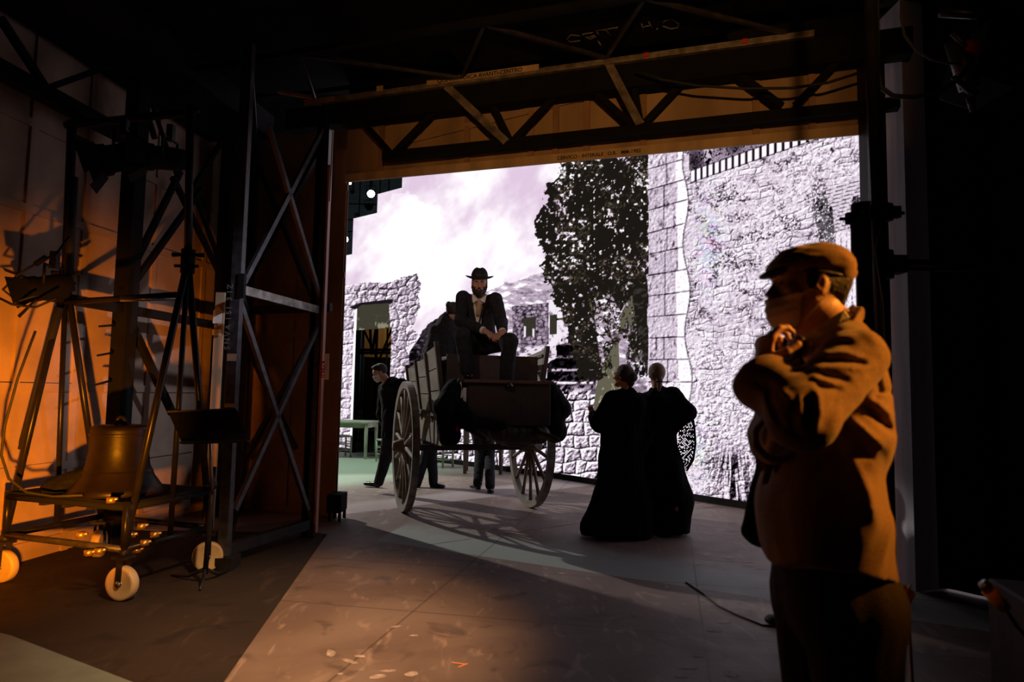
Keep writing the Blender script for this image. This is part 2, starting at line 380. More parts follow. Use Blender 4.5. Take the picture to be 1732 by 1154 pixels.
    veg = ss(0.50, 0.62, fbm(x / 22, y / 16, 4, 121) + 0.12 * np.exp(-((x - 1370) / 60) ** 2 - ((y - 360) / 34) ** 2) + 0.05 * np.exp(-((x - 1250) / 40) ** 2 - ((y - 410) / 60) ** 2) - 0.06) * ss(0.45, 0.6, f)
    val = val - 0.5 * veg * (y < 560)
    grs = np.exp(-((x - 1240 - 0.18 * (y - 800)) / 32) ** 2) * ss(740, 790, y)
    stro = vnoise((x - 1240) / (3.2 + 0.0 * y) * (1 + (835 - y) / 90), y / 26, 131)
    val = val - 0.8 * grs * ss(0.45, 0.6, stro)
    bl = tone(val)
    hue = np.exp(-((x - 1200) / 22) ** 2 - ((y - 410) / 75) ** 2) + 0.7 * np.exp(-((x - 1180) / 20) ** 2 - ((y - 780) / 60) ** 2)
    ph = fbm(x / 14, y / 11, 3, 141) * 9
    tint = 1 + 0.13 * hue[:, None] * np.stack([np.sin(ph), np.sin(ph + 2.1), np.sin(ph + 4.2)], 1)
    bl = bl * tint
    m = x > 1097
    out = np.where(m[:, None], bl, out)
    # cornice zone above the tooth band
    yb = 310 + (x - 1168) * (207 - 310) / (1466 - 1168.0)         # band foot
    ybt = yb - 22 + (x - 1168) * 0.0
    band = (x > 1168) & (y < yb) & (y > ybt)
    tp = 9.6 * (1 + (x - 1168) / 900); tt = ((x - 1168) / tp) % 1.0
    te = ss(0.0, 0.14, tt) * (1 - ss(0.62, 0.80, tt)) * ss(0, 3, y - ybt) * ss(0, 3, yb - y)
    out = np.where(band[:, None], tone(0.06 + 0.95 * te), out)
    ab = (x > 1165) & (y <= ybt)
    v2 = 0.50 + 0.45 * (f - 0.5) - 0.7 * ss(0.54, 0.66, f) + 0.15
    dk = 0.0
    for cx_, cy_ in ((1192, 272), (1258, 238), (1330, 205), (1400, 175)):
        dk = dk + np.exp(-((x - cx_ + 16) / 16) ** 2 - ((y - cy_) / 22) ** 2)
    v2 = v2 - 0.45 * np.clip(dk, 0, 1)
    for cx_, cy_, ww in ((1198, 258, 16), (1260, 226, 17), (1330, 196, 16)):
        cor = inpoly(x, y, [(cx_ - ww * .75, cy_ - 14), (cx_ + ww * .75, cy_ - 20), (cx_ + ww * .7, cy_ - 10), (cx_ + ww * .4, cy_ - 2), (cx_ + ww * .35, cy_ + 16), (cx_, cy_ + 24), (cx_ - ww * .4, cy_ + 16), (cx_ - ww * .4, cy_ - 2)])
        v2 = np.where(cor, 0.78 - 0.75 * ss(0.5, 0.64, fbm(x / 3, y / 6, 2, 151)), v2)
    over = y < (252 + (x - 1168) * (225 - 252) / 78.0)
    v2 = np.where(over & (x < 1250), 0.72 - 0.5 * ss(.56, .68, f), v2)
    out = np.where(ab[:, None], tone(v2), out)
    # right column with capital
    capl = [(1396, 320), (1470, 296), (1478, 296), (1478, 330), (1445, 333), (1440, 352), (1436, 390), (1412, 396), (1408, 352), (1400, 338)]
    m = inpoly(x, y, [(1372, 350), (1398, 322), (1410, 360), (1414, 480), (1378, 470), (1386, 400)])
    out = np.where((m & (f > 0.36))[:, None], out * 0.16, out)
    m = inpoly(x, y, capl); ln = ((y + 0.30 * (x - 1396)) / 6.2) % 1.0
    out = np.where(m[:, None], tone(0.88 - 0.80 * (1 - ss(0.05, 0.28, ln)) - 0.25 * ss(.55, .7, f)), out)
    m = inpoly(x, y, [(1412, 396), (1470, 386), (1470, 900), (1414, 900)]); ln = ((x - 1412) / 9.5) % 1.0
    out = np.where(m[:, None], tone(0.95 - 0.6 * (1 - ss(0.05, 0.3, ln)) * ss(.3, .6, st) - 0.15 * ss(.56, .7, f)), out)
    m = inpoly(x, y, [(1442, 334), (1480, 330), (1480, 372), (1438, 388)])
    out = np.where(m[:, None], tone(0.12 + 0.35 * ss(.5, .65, f)), out)
    # left pilaster of ashlar blocks
    xl = 1097 + 3 * (vnoise(y / 17, y * 0, 161) - .5) * 2; xr = 1157 + 9 * np.sin(y / 24.0) * ss(230, 300, y) * 0.6 + (y - 300) * 0.02
    pv = (y + 0.30 * (x - 1097) * ss(655, 300, y)) / 36.0 + 0.12 * vnoise(y / 50, x * 0, 163); pr = np.floor(pv); pf = pv - pr
    pe = np.minimum(pf, 1 - pf)
    white = x > (1142 + 5 * _h(pr, pr * 0, 165))
    vj = (np.abs(x - (1121 + 8 * _h(pr, pr * 0 + 1, 166))) < 1.3) & (_h(pr, pr * 0, 167) > 0.3)
    pvx = 0.76 + 0.10 * _h(pr, pr * 0, 168) - 0.40 * ss(0.62, 0.78, fbm(x / 5, y / 12, 3, 169)) + 0.10 * (g - .5) + .7 * relief(lambda a, b: fbm(a / 4, b / 4, 3, 170), x, y)
    pvx = np.where(white, 1.0 - 0.15 * ss(.66, .78, f), pvx)
    pvx = pvx - 0.60 * (1 - ss(0.012, 0.04, pe + .03 * (g - .5))) - 0.32 * vj
    m = (x > xl) & (x < xr) & (y < 700)
    out = np.where(m[:, None], tone(pvx), out)
    m = (x > xr) & (x < xr + 3) & (y < 700)
    out = np.where(m[:, None], out * 0.35, out)
    m = inpoly(x, y, [(1126, 650), (1150, 640), (1150, 700), (1172, 720), (1165, 830), (1120, 830)])
    out = np.where(m[:, None], tone(0.95 - 0.5 * ss(.58, .7, f)), out)
    for a_ in (0, 1):
        m = inpoly(x, y, [(1152, 790 + a_ * 24), (1188, 788 + a_ * 24), (1190, 800 + a_ * 24), (1175, 809 + a_ * 24), (1152, 806 + a_ * 24)])
        out = np.where(m[:, None], tone(0.93 - 0.3 * ss(.5, .7, f)), out)
    # left ruin
    g = fbm(x / 5, y / 5, 4, 171); f = fbm(x / 2.6, y / 2.6, 3, 173)
    m = inpoly(x + 5 * (g - .5), y + 5 * (f - .5), RUIN)
    def hr_(a, b):
        gg = fbm(a / 5, b / 5, 4, 171)
        e_, _ = cells((a + 7 * (gg - .5)) / 16, (b + 0.12 * a + 5 * gg) / 13.5, 175, 0.75); e2_, _ = cells((a + 6 * (gg - .5)) / 25, (b + .05 * a) / 19, 176, 0.6)
        e_ = np.where(a < 598, e2_, e_); return np.minimum(e_, .3) * 1.6 + 1.4 * gg
    e, i = cells((x + 7 * (g - .5)) / 16, (y + 0.12 * x + 5 * g) / 13.5, 175, 0.75); e2, i2 = cells((x + 6 * (g - .5)) / 25, (y + .05 * x) / 19, 176, 0.6)
    e = np.where(x < 598, e2, e); i = np.where(x < 598, i2, i); rl = relief(hr_, x, y, 1.4)
    val = 0.70 + .16 * (i - .4) + 1.25 * rl - .50 * (1 - ss(.0, .10, e + .10 * (f - .5))) + .12 * ss(620, 560, x) - .14 * ss(520, 480, y) * ss(600, 640, x)
    out = np.where(m[:, None], tone(val), out)
    m = inpoly(x, y, [(590, 520), (610, 512), (664, 506), (664, 512), (658, 515), (610, 520), (600, 524)])
    out = np.where(m[:, None], tone(np.full(n, 0.10)), out)
    m = inpoly(x, y, [(604, 522), (612, 516), (658, 513), (660, 556), (602, 559)])
    out = np.where(m[:, None], OLV * (0.55 + 2.5 * ss(.56, .68, fbm(x / 6, y / 10, 3, 179)) * ss(530, 556, y))[:, None], out)
    m = inpoly(x, y, [(600, 524), (604, 522), (601, 620), (597, 745), (592, 745), (596, 620)])
    out = np.where(m[:, None], tone(np.full(n, 1.0)), out)
    return np.clip(out, 0.0, 1.0)

# ---------------------------------------------------------------- the LED wall
LEDP = [(-7.6, 19.2), (-4.6, 16.85), (-1.09, 13.95), (0.81, 11.9), (3.1, 9.0), (4.06, 7.79), (5.6, 5.85)]
def led_curve(n=400):      # smoothed plan curve
    P = np.array(LEDP); t = np.linspace(0, 1, n)
    s = np.r_[0, np.cumsum(np.hypot(*np.diff(P, axis=0).T))]; s /= s[-1]
    X = np.interp(t, s, P[:, 0]); Y = np.interp(t, s, P[:, 1])
    k = np.hanning(61); k /= k.sum()
    for _ in range(1):
        Xp = np.r_[X[0] - (X[1] - X[0]) * np.arange(30, 0, -1), X, X[-1] + (X[-1] - X[-2]) * np.arange(1, 31)]
        Yp = np.r_[Y[0] - (Y[1] - Y[0]) * np.arange(30, 0, -1), Y, Y[-1] + (Y[-1] - Y[-2]) * np.arange(1, 31)]
        X = np.convolve(Xp, k, 'valid'); Y = np.convolve(Yp, k, 'valid')
    return X, Y
LX, LY = led_curve()
_lpx = CX + F_PX * LX / LY
def led_at_px(px):          # plan point of the LED wall in image column px (at eye height)
    return float(np.interp(px, _lpx, LX)), float(np.interp(px, _lpx, LY))
LED_TOP, LED_BOT = 7.0, 0.10
def make_led():
    cols = np.r_[np.linspace(_lpx[0] + 1, 556, 60, endpoint=False), np.arange(556, 1482, 1.12), np.linspace(1484, _lpx[-1] - 1, 60)]
    X = np.interp(cols, _lpx, LX); Y = np.interp(cols, _lpx, LY)
    rows = np.linspace(LED_BOT, LED_TOP, 600)
    nc, nr = len(cols), len(rows)
    V = np.zeros((nc, nr, 3)); V[:, :, 0] = X[:, None]; V[:, :, 1] = Y[:, None]; V[:, :, 2] = rows[None, :]
    V = V.reshape(-1, 3)
    px, py, _ = proj(V)
    col = picture(px, py)
    # the stepped top left corner, the doorway
    def h_at(pxx, pyy): x_, y_ = led_at_px(pxx); return up_at((x_, y_), pyy)
    H1, H2, H3 = h_at(650, 323), h_at(610, 365), h_at(580, 432)
    c671, c629, c589 = 671, 629, 589
    top = np.where(cols < c589, H3, np.where(cols < c629, H2, np.where(cols < c671, H1, LED_TOP)))
    HD = h_at(630, 556)
    ii, jj = np.meshgrid(np.arange(nc - 1), np.arange(nr - 1), indexing='ij')
    cm = (cols[:-1] + cols[1:]) / 2; keep = rows[None, 1:] <= top[:-1][:, None] + 0.008
    door = ((cm > 601) & (cm < 661))[:, None] & (rows[None, 1:] < HD)
    keep &= ~door
    ii, jj = ii[keep], jj[keep]
    F = np.stack([ii * nr + jj, (ii + 1) * nr + jj, (ii + 1) * nr + jj + 1, ii * nr + jj + 1], 1)
    used = np.unique(F); rm = np.full(nc * nr, -1); rm[used] = np.arange(len(used)); F = rm[F]; V = V[used]; col = col[used]
    me = bpy.data.meshes.new('display_surface')
    me.vertices.add(len(V)); me.vertices.foreach_set('co', V.astype(np.float32).ravel())
    me.loops.add(F.size); me.loops.foreach_set('vertex_index', F.astype(np.int32).ravel())
    me.polygons.add(len(F)); me.polygons.foreach_set('loop_start', np.arange(0, F.size, 4, dtype=np.int32))
    me.update(calc_edges=True)
    a = me.color_attributes.new('picture', 'FLOAT_COLOR', 'POINT')
    a.data.foreach_set('color', np.c_[col, np.ones(len(col))].astype(np.float32).ravel())
    m = bpy.data.materials.new('led_picture'); m.use_nodes = True; nt = m.node_tree; N = nt.nodes; N.clear()
    o = N.new('ShaderNodeOutputMaterial'); e = N.new('ShaderNodeEmission'); at_ = N.new('ShaderNodeVertexColor'); at_.layer_name = 'picture'
    e.inputs['Strength'].default_value = LED_STRENGTH
    nt.links.new(at_.outputs[0], e.inputs[0]); nt.links.new(e.outputs[0], o.inputs[0])
    me.materials.append(m)
    root = thing('led_wall', 'huge curved LED video wall showing a black and white ruined stone village, tree and cloudy sky', 'LED wall', (float(LX[200]), float(LY[200]), 0))
    inv = root_mat(root).inverted(); me.transform(inv)
    ob = bpy.data.objects.new('display_surface', me); C.collection.objects.link(ob); ob.parent = root
    # casing behind, foot rail
    cs = np.r_[np.linspace(_lpx[0] + 1, 556, 10, endpoint=False), 560, 589, 601, 629, 661, 671, np.arange(700, 1480, 40), np.linspace(1484, _lpx[-1] - 1, 10)]
    cx = np.interp(cs, _lpx, LX); cy = np.interp(cs, _lpx, LY)
    tx = np.gradient(cx); ty = np.gradient(cy); ln = np.hypot(tx, ty); nx, ny = -ty / ln, tx / ln       # normal: away from the stage
    nx, ny = np.where(ny < 0, -nx, nx), np.abs(ny)
    casing = MB(); rail = MB()
    for k in range(len(cs) - 1):
        mid = (cs[k] + cs[k + 1]) / 2
        tp = H3 if mid < c589 else H2 if mid < c629 else H1 if mid < c671 else LED_TOP
        def slab(mb, z0, z1, d0, d1):
            p = []
            for j in (k, k + 1):
                for d in (d0, d1):
                    for z in (z0, z1): p.append((cx[j] + nx[j] * d, cy[j] + ny[j] * d, z))
            mb.add(p, [(0, 1, 3, 2), (4, 6, 7, 5), (0, 4, 5, 1), (2, 3, 7, 6), (0, 2, 6, 4), (1, 5, 7, 3)])
        if 601 <= mid <= 661: slab(casing, HD, tp, 0.012, 0.10)
        else:
            slab(casing, LED_BOT, tp, 0.012, 0.10); slab(rail, 0.0, LED_BOT, -0.01, 0.12)
    build('rear_casing', casing, M['black_paint'], root)
    build('foot_rail', rail, M['black_steel'], root)
    return root
LED_STRENGTH = 1.12
make_led()
# ---------------------------------------------------------------- floor
def floor_mat(name, base, lite, rough, bands=False):
    m = bpy.data.materials.new(name); m.use_nodes = True; nt = m.node_tree; N = nt.nodes; L = nt.links; b = N['Principled BSDF']
    tc = N.new('ShaderNodeTexCoord'); P = tc.outputs['Object']
    def nz(sc, det=5, dist=0.0, st=None):
        s = P
        if st:
            mp = N.new('ShaderNodeMapping'); mp.inputs['Scale'].default_value = st; mp.inputs['Rotation'].default_value = (0, 0, 0.4); L.new(P, mp.inputs[0]); s = mp.outputs[0]
        n = N.new('ShaderNodeTexNoise'); n.inputs['Scale'].default_value = sc; n.inputs['Detail'].default_value = det; n.inputs['Distortion'].default_value = dist
        L.new(s, n.inputs['Vector']); return n.outputs[0]
    def mth(op, a, c=None, d=None):
        n = N.new('ShaderNodeMath'); n.operation = op
        for i, x in enumerate((a, c, d)):
            if x is None: continue
            if isinstance(x, (int, float)): n.inputs[i].default_value = x
            else: L.new(x, n.inputs[i])
        return n.outputs[0]
    def sstep(x, a, c):
        n = N.new('ShaderNodeMapRange'); n.interpolation_type = 'SMOOTHSTEP'; L.new(x, n.inputs[0])
        n.inputs[1].default_value = a; n.inputs[2].default_value = c; return n.outputs[0]
    def mix(f, a, c):
        n = N.new('ShaderNodeMix'); n.data_type = 'RGBA'; L.new(f, n.inputs[0])
        for s_, x in ((6, a), (7, c)):
            if isinstance(x, tuple): n.inputs[s_].default_value = (*x, 1)
            else: L.new(x, n.inputs[s_])
        return n.outputs[2]
    col = mix(sstep(nz(0.9, 6, 0.6), 0.35, 0.7), base, lite)
    col = mix(mth('MULTIPLY', sstep(nz(7, 5, 1.5, (1, 0.35, 1)), 0.56, 0.72), 0.45), col, tuple(min(1, c * 1.9) for c in lite))
    col = mix(mth('MULTIPLY', sstep(nz(3.1, 6, 1.0), 0.56, 0.70), 0.6), col, tuple(c * 0.45 for c in base))
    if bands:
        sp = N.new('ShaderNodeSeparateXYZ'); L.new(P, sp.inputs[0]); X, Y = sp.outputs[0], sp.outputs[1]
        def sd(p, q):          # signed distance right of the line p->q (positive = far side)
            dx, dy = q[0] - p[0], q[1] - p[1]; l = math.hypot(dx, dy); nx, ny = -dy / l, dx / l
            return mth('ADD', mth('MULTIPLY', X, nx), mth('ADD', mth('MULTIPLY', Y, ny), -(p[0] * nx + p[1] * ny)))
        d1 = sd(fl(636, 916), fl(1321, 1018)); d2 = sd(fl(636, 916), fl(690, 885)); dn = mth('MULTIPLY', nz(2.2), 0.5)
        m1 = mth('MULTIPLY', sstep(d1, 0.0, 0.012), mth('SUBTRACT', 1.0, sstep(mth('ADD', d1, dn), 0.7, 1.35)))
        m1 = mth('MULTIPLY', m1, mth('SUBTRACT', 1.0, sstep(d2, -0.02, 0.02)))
        col = mix(mth('MULTIPLY', m1, 0.95), col, (0.27, 0.30, 0.28))  # beam of light painted into the floor colour, sharp near edge, soft far edge
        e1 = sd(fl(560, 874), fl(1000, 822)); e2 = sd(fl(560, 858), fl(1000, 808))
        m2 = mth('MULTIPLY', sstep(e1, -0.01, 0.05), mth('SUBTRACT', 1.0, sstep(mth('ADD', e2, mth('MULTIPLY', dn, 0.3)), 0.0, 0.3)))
        col = mix(mth('MULTIPLY', m2, 0.8), col, (0.42, 0.36, 0.36))  # pale streak of grazing stage light, also painted into the floor colour
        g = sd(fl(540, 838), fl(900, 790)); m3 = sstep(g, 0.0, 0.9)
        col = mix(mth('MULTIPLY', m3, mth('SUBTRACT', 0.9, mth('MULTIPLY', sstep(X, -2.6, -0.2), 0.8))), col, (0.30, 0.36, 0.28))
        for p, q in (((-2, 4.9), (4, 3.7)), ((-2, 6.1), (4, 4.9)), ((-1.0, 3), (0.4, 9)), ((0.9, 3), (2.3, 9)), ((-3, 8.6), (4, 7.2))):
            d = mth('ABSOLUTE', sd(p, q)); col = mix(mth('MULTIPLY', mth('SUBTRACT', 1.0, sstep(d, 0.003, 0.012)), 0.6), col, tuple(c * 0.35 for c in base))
    L.new(col, b.inputs['Base Color'])
    r = mth('MULTIPLY_ADD', nz(4, 4), 0.25, rough - 0.12); L.new(r, b.inputs['Roughness'])
    b.inputs['Specular IOR Level'].default_value = 0.35
    bp = N.new('ShaderNodeBump'); bp.inputs['Strength'].default_value = 0.25; bp.inputs['Distance'].default_value = 0.008
    L.new(nz(18, 6), bp.inputs['Height']); L.new(bp.outputs[0], b.inputs['Normal'])
    return m
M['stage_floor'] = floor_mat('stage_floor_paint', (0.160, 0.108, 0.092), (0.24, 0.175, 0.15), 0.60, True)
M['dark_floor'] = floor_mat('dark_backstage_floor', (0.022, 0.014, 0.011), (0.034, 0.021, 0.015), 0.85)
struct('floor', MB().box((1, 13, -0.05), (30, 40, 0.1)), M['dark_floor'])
A_ = np.array(fl(553, 905)[:2]); B_ = np.array(fl(380, 1154)[:2]); dd = (B_ - A_) / (A_[1] - B_[1]); Bx = A_ + dd * (A_[1] + 2)
sf = MB(); poly = [tuple(Bx), (12, -2), (12, 30), (-12, 30), (-12, 7.05), (-1.98, 7.05), tuple(A_)]
sf.add([(p[0], p[1], 0.006) for p in poly] + [(p[0], p[1], 0.0005) for p in poly], [tuple(range(7)), *[(i, i + 7, (i + 1) % 7 + 7, (i + 1) % 7) for i in range(7)]])
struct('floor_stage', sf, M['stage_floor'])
# worn white marks on the stage floor
mk = MB()
def mark(px, py, w, h, a, n=7):
    c = np.array(fl(px, py, 0.0075)); p = []
    for i in range(n):
        t = 2 * math.pi * i / n; r = 0.7 + 0.6 * rnd.random()
        u, v_ = w * math.cos(t) * r, h * math.sin(t) * r
        p.append((c[0] + u * math.cos(a) - v_ * math.sin(a), c[1] + u * math.sin(a) + v_ * math.cos(a), 0.0075))
    mk.add(p, [tuple(range(n))])
for px, py, w_, h_, a in ((560, 1105, .03, .06, .4), (590, 1118, .07, .02, -.5), (610, 1110, .03, .02, .2), (575, 1140, .02, .015, 0), (640, 1145, .05, .03, .3),
                          (657, 1135, .05, .016, .1), (695, 1140, .035, .03, .6), (1180, 935, .05, .02, .5), (1195, 940, .04, .03, -.6), (1210, 948, .10, .02, -.3), (1235, 944, .05, .04, .2),
                          (1250, 950, .12, .02, -.2), (1270, 956, .06, .05, .4), (1282, 962, .05, .02, 0), (1175, 955, .06, .015, 0), (920, 982, .03, .03, 0), (950, 970, .03, .015, 0), (895, 985, .03, .01, 0),
                          (1190, 1005, .03, .025, 0), (1225, 1052, .05, .025, .4), (1210, 1068, .05, .02, 0), (1160, 1045, .03, .012, 0), (1235, 1140, .04, .035, .5), (1180, 1110, .03, .015, 0), (1165, 1130, .05, .012, 0),
                          (1150, 1145, .04, .014, 0), (1190, 852, .06, .02, .2), (1172, 862, .10, .012, .25), (1200, 846, .05, .015, 0), (1225, 862, .03, .02, 0), (670, 1060, .03, .02, .5), (700, 1075, .03, .012, 0)):
    mark(px, py, w_, h_, a)
M['scuff'] = mat('chalky_scuff', (0.42, 0.33, 0.32), 0.8, 0, 0.3, 30)
struct('floor_markings', mk, M['scuff'])
ar = MB(); c = fl(778, 1125, 0.008)
ar.box((c[0] - .012, c[1] + .022, .008), (.07, .016, .001), Matrix.Rotation(-0.3, 3, 'Z')); ar.box((c[0] + .016, c[1] - .006, .008), (.016, .07, .001), Matrix.Rotation(-0.7, 3, 'Z'))
M['orange_tape'] = mat('orange_tape', (0.75, 0.30, 0.12), 0.6, 0, .1, 9)
tag(build('tape_mark', ar, M['orange_tape']), 'small orange tape corner mark stuck on the open stage floor', 'tape mark')
ln = MB(); a, b_ = fl(713, 923, .0085), fl(985, 884, .0085)
ln.bar(a, b_, 0.012, 0.001)
tag(build('tape_strip', ln, M['scuff']), 'thin pale tape line running across the floor towards the two women', 'tape')
ts = MB(); q = [fl(-60, 1056, .012), fl(18, 1075, .012), fl(225, 1154, .012), fl(420, 1240, .012), fl(60, 1400, .012), fl(-260, 1154, .012)]
q2 = [(p[0], p[1], 0.0) for p in q]; n = len(q)
ts.add(q + q2, [tuple(range(n)), *[(i, i + n, (i + 1) % n + n, (i + 1) % n) for i in range(n)]])
M['teal'] = mat('grey_green_board', (0.15, 0.18, 0.18), 0.7, 0, .12, 5, .1, 60)
tag(build('floor_board', ts, M['teal']), 'flat grey green painted board lying on the dark floor at the near left corner', 'board')

# ---------------------------------------------------------------- portal
# header flat
hd = thing('header_flat', 'long plywood header flat hung above the stage opening, lettered along its lower rail', 'scenery flat', PP(0, 3.62, -.1))
s0, s1 = sof(583, 280, -.12), 5.05
def pbox(mb, sa, sb, z0, z1, d0, d1):
    p = [PP(s_, z, d) for s_ in (sa, sb) for d in (d0, d1) for z in (z0, z1)]
    return mb.add(p, [(0, 1, 3, 2), (4, 6, 7, 5), (0, 4, 5, 1), (2, 3, 7, 6), (0, 2, 6, 4), (1, 5, 7, 3)])
build('panel', pbox(MB(), s0, s1, 3.66, 4.37, -.17, -.155), M['ply'], hd); build('dark_upper_strip', pbox(MB(), s0, s1, 4.37, 4.72, -.17, -.155), M['black_paint'], hd)  # black strip added above the plywood to keep the header's top dark
build('lower_rail', pbox(MB(), s0, s1, 3.615, 3.70, -.155, -.13), M['pine'], hd, .003)
for px in (645, 790, 898, 940, 992, 1088, 1280, 1375):
    s_ = sof(px, 220, -.13); build('stile', pbox(MB(), s_ - .028, s_ + .028, 3.70, 4.36, -.155, -.13), M['ply_brown'], hd, .003)
build('diagonal_brace', MB().bar(onportal(700, 236, -.14), onportal(985, 165, -.14), .06, .02, (0, 1, 0)), M['ply'], hd)
build('patch', pbox(MB(), sof(1378, 160, -.13), sof(1405, 160, -.13), 4.0, 4.09, -.155, -.148), M['pine'], hd)
o = PP(sof(943, 249, -.128), 3.638, -.1285); text('lettering', "CERVICO - INTERALE   O.R.   MM-1982", .046, o, (PE[0], PE[1], 0), (0, 0, 1), M['ink'], hd)
# bridge: box girder in front of the header
br = thing('lighting_bridge', 'black steel lattice bridge spanning above the stage opening, with chalked and taped notes', 'bridge', PP(0, 4.2, 0))
sa, sb = sof(515, 170, .1), sof(1378, 45, .1)
build('top_chord', pbox(MB(), sa - .25, s1 + .2, 4.17, 4.385, -.10, .06), M['black_paint'], br, .004)
build('angle_iron', pbox(pbox(MB(), sa, sb, 4.385, 4.43, .06, .11), sa, sb, 4.43, 4.436, .0, .11), M['worn_steel'], br, .003)
build('bottom_chord', pbox(MB(), sof(650, 262), s1 + .1, 3.74, 3.83, -.05, .05), M['black_paint'], br, .004)
for a, b_ in (((755, 146), (856, 240)), ((1026, 102), (1082, 210))):
    build('lattice_bar', MB().bar(onportal(*a, .09), onportal(*b_, .07), .075, .012, (0, 1, 0)), M['worn_steel'], br)
for a, b_ in (((595, 185), (660, 258)), ((762, 160), (668, 258)), ((820, 150), (862, 236)), ((962, 138), (870, 236)), ((975, 128), (1068, 212)), ((1068, 120), (1082, 205)), ((1196, 95), (1092, 206)), ((1206, 95), (1322, 180)), ((1462, 55), (1345, 178))):
    build('lattice_bar', MB().bar(onportal(*a, .0), onportal(*b_, .0), .055, .05, (0, 1, 0)), M['black_paint'], br)
build('near_chord', pbox(MB(), -.9, s1, 4.42, 4.47, .93, .99), M['black_paint'], br)
zz = [(sof(532, 165, .1), .1), (sof(532, 165, .1) + .42, .93), (sof(780, 130, .1), .1), (sof(780, 130, .1) + .55, .93), (sof(1025, 95, .1), .1), (sof(1025, 95, .1) + .45, .93), (sof(1330, 45, .1), .1)]
for (a, d0), (b_, d1) in zip(zz[:-1], zz[1:]):
    build('wind_brace', MB().bar(PP(a, 4.445, d0), PP(b_, 4.445, d1), .03, .03), M['grey_steel'], br)
build('stub_brace', MB().bar(PP(sof(532, 165, .1), 4.45, .1), PP(sof(532, 165, .1) - .3, 4.47, .3), .035, .03), M['pine'], br)
lp = pbox(MB(), sof(722, 135, .115), sof(912, 104, .115), 4.412, 4.47, .112, .117); build('tape_label', lp, M['pine'], br)
o = PP(sof(740, 133, .12), 4.421, .1185); text('lettering', "QUINTA-TOSCA AVANTI-CENTRO", .055, o, (PE[0], PE[1], 0), (0, 0, 1), M['ink'], br)
build('tape_label', pbox(MB(), sof(515, 170, .115), sof(566, 162, .115), 4.385, 4.435, .112, .117), M['pine'], br)
build('tape_label', pbox(MB(), sof(637, 148, .115), sof(648, 148, .115), 4.42, 4.475, .112, .117), M['pine'], br)
for px, py in ((1093, 88), (1260, 65)):
    s_ = sof(px, py, .115); build('red_marker', pbox(MB(), s_ - .018, s_ + .022, 4.395, 4.435, .112, .12), M['red'], br)
# black underside board with chalk letters
ceil = struct('ceiling', MB().box((0, 2.0, 4.75), (16, 10.6, 0.1)), M['black_paint'])
bd = thing('soffit_board', 'black board under the bridge chalked with large hand written capitals', 'board', PP(2.6, 4.5, .5))
build('panel', pbox(MB(), 1.5, 3.9, 4.50, 4.52, .12, .92), M['black_paint'], bd)
def onz(px, py, z): d = ray(px, py); return Vector(tuple(EYE + d * ((z - CAM_H) / d[2])))
Z = 4.497
def cs(pts): build('chalk_stroke', MB().path([tuple(onz(x_, y_, Z)) for x_, y_ in pts], .006, 5), M['chalk'], bd)
cs([(981, 61), (966, 59), (959, 66), (964, 71), (981, 69)]); cs([(1003, 55), (985, 58), (992, 64), (1006, 60)]); cs([(992, 64), (998, 66), (1008, 62)])
cs([(1014, 62), (1009, 52), (1024, 50), (1034, 61)]); cs([(1024, 50), (1045, 46), (1042, 51)]); cs([(1085, 40), (1089, 54)]); cs([(1087, 46), (1100, 43)]); cs([(1097, 37), (1104, 49)]); cs([(1111, 48), (1112, 51)])
cs([(1120, 40), (1126, 34), (1138, 33), (1148, 40), (1146, 47), (1134, 49), (1121, 44)]); cs([(1012, 70), (1017, 80)]); cs([(1013, 71), (1019, 80)])
# left portal post
pl = thing('steel_post', 'tall black steel post with a wood edge at the left side of the stage opening', 'post', (-1.98, 6.9, 0))
pb = MB()
for dx in (-.06, .06): pb.box((-1.98 + dx * .9, 6.90, 2.2), (.016, .13, 4.4))
pb.box((-1.98, 6.94, 2.2), (.108, .02, 4.4)); build('web', pb, M['black_steel'], pl, .002)
build('front_flange', MB().box((-1.955, 6.83, 2.2), (.045, .012, 4.4)), M['grey_steel'], pl)
M['red_wood'] = mat('red_brown_edge', (0.42, 0.16, 0.11), 0.55, 0, .25, 8, stretch=(1, 1, .2))
build('wood_edge', MB().box((-1.905, 6.87, 1.9), (.022, .09, 3.7)), M['red_wood'], pl)
build('pink_strip', MB().box((-1.888, 6.86, 3.75), (.012, .02, .75)), M['label'], pl)
l1 = onplane(553, 600, (-2.1, 6.82), (-1.8, 6.82)); lz = l1[2]
build('paper_label', MB().box((l1[0], 6.822, lz - .12), (.05, .003, .26)), M['label'], pl)
text('lettering', "INEN", .075, (l1[0] - .018, 6.8195, lz - .235), (0, 0, 1), (-1, 0, 0), M['red'], pl)
bx = MB(); b0 = fl(566, 880); bx.box((b0[0] + .02, b0[1], .2), (.16, .3, .2)); bb = build('floor_box', bx, M['black_paint'], None, .01)
for dx in (-.05, .05): pass
for dx in (-.05, .06):
    for dy in (-.11, .11): build('foot', MB().tube((b0[0] + .02 + dx, b0[1] + dy, 0.006), (b0[0] + .02 + dx, b0[1] + dy, .1), .018), M['black_steel'], bb)
pass; tag(bb, 'small black box on stub feet just behind the left opening post', 'box')

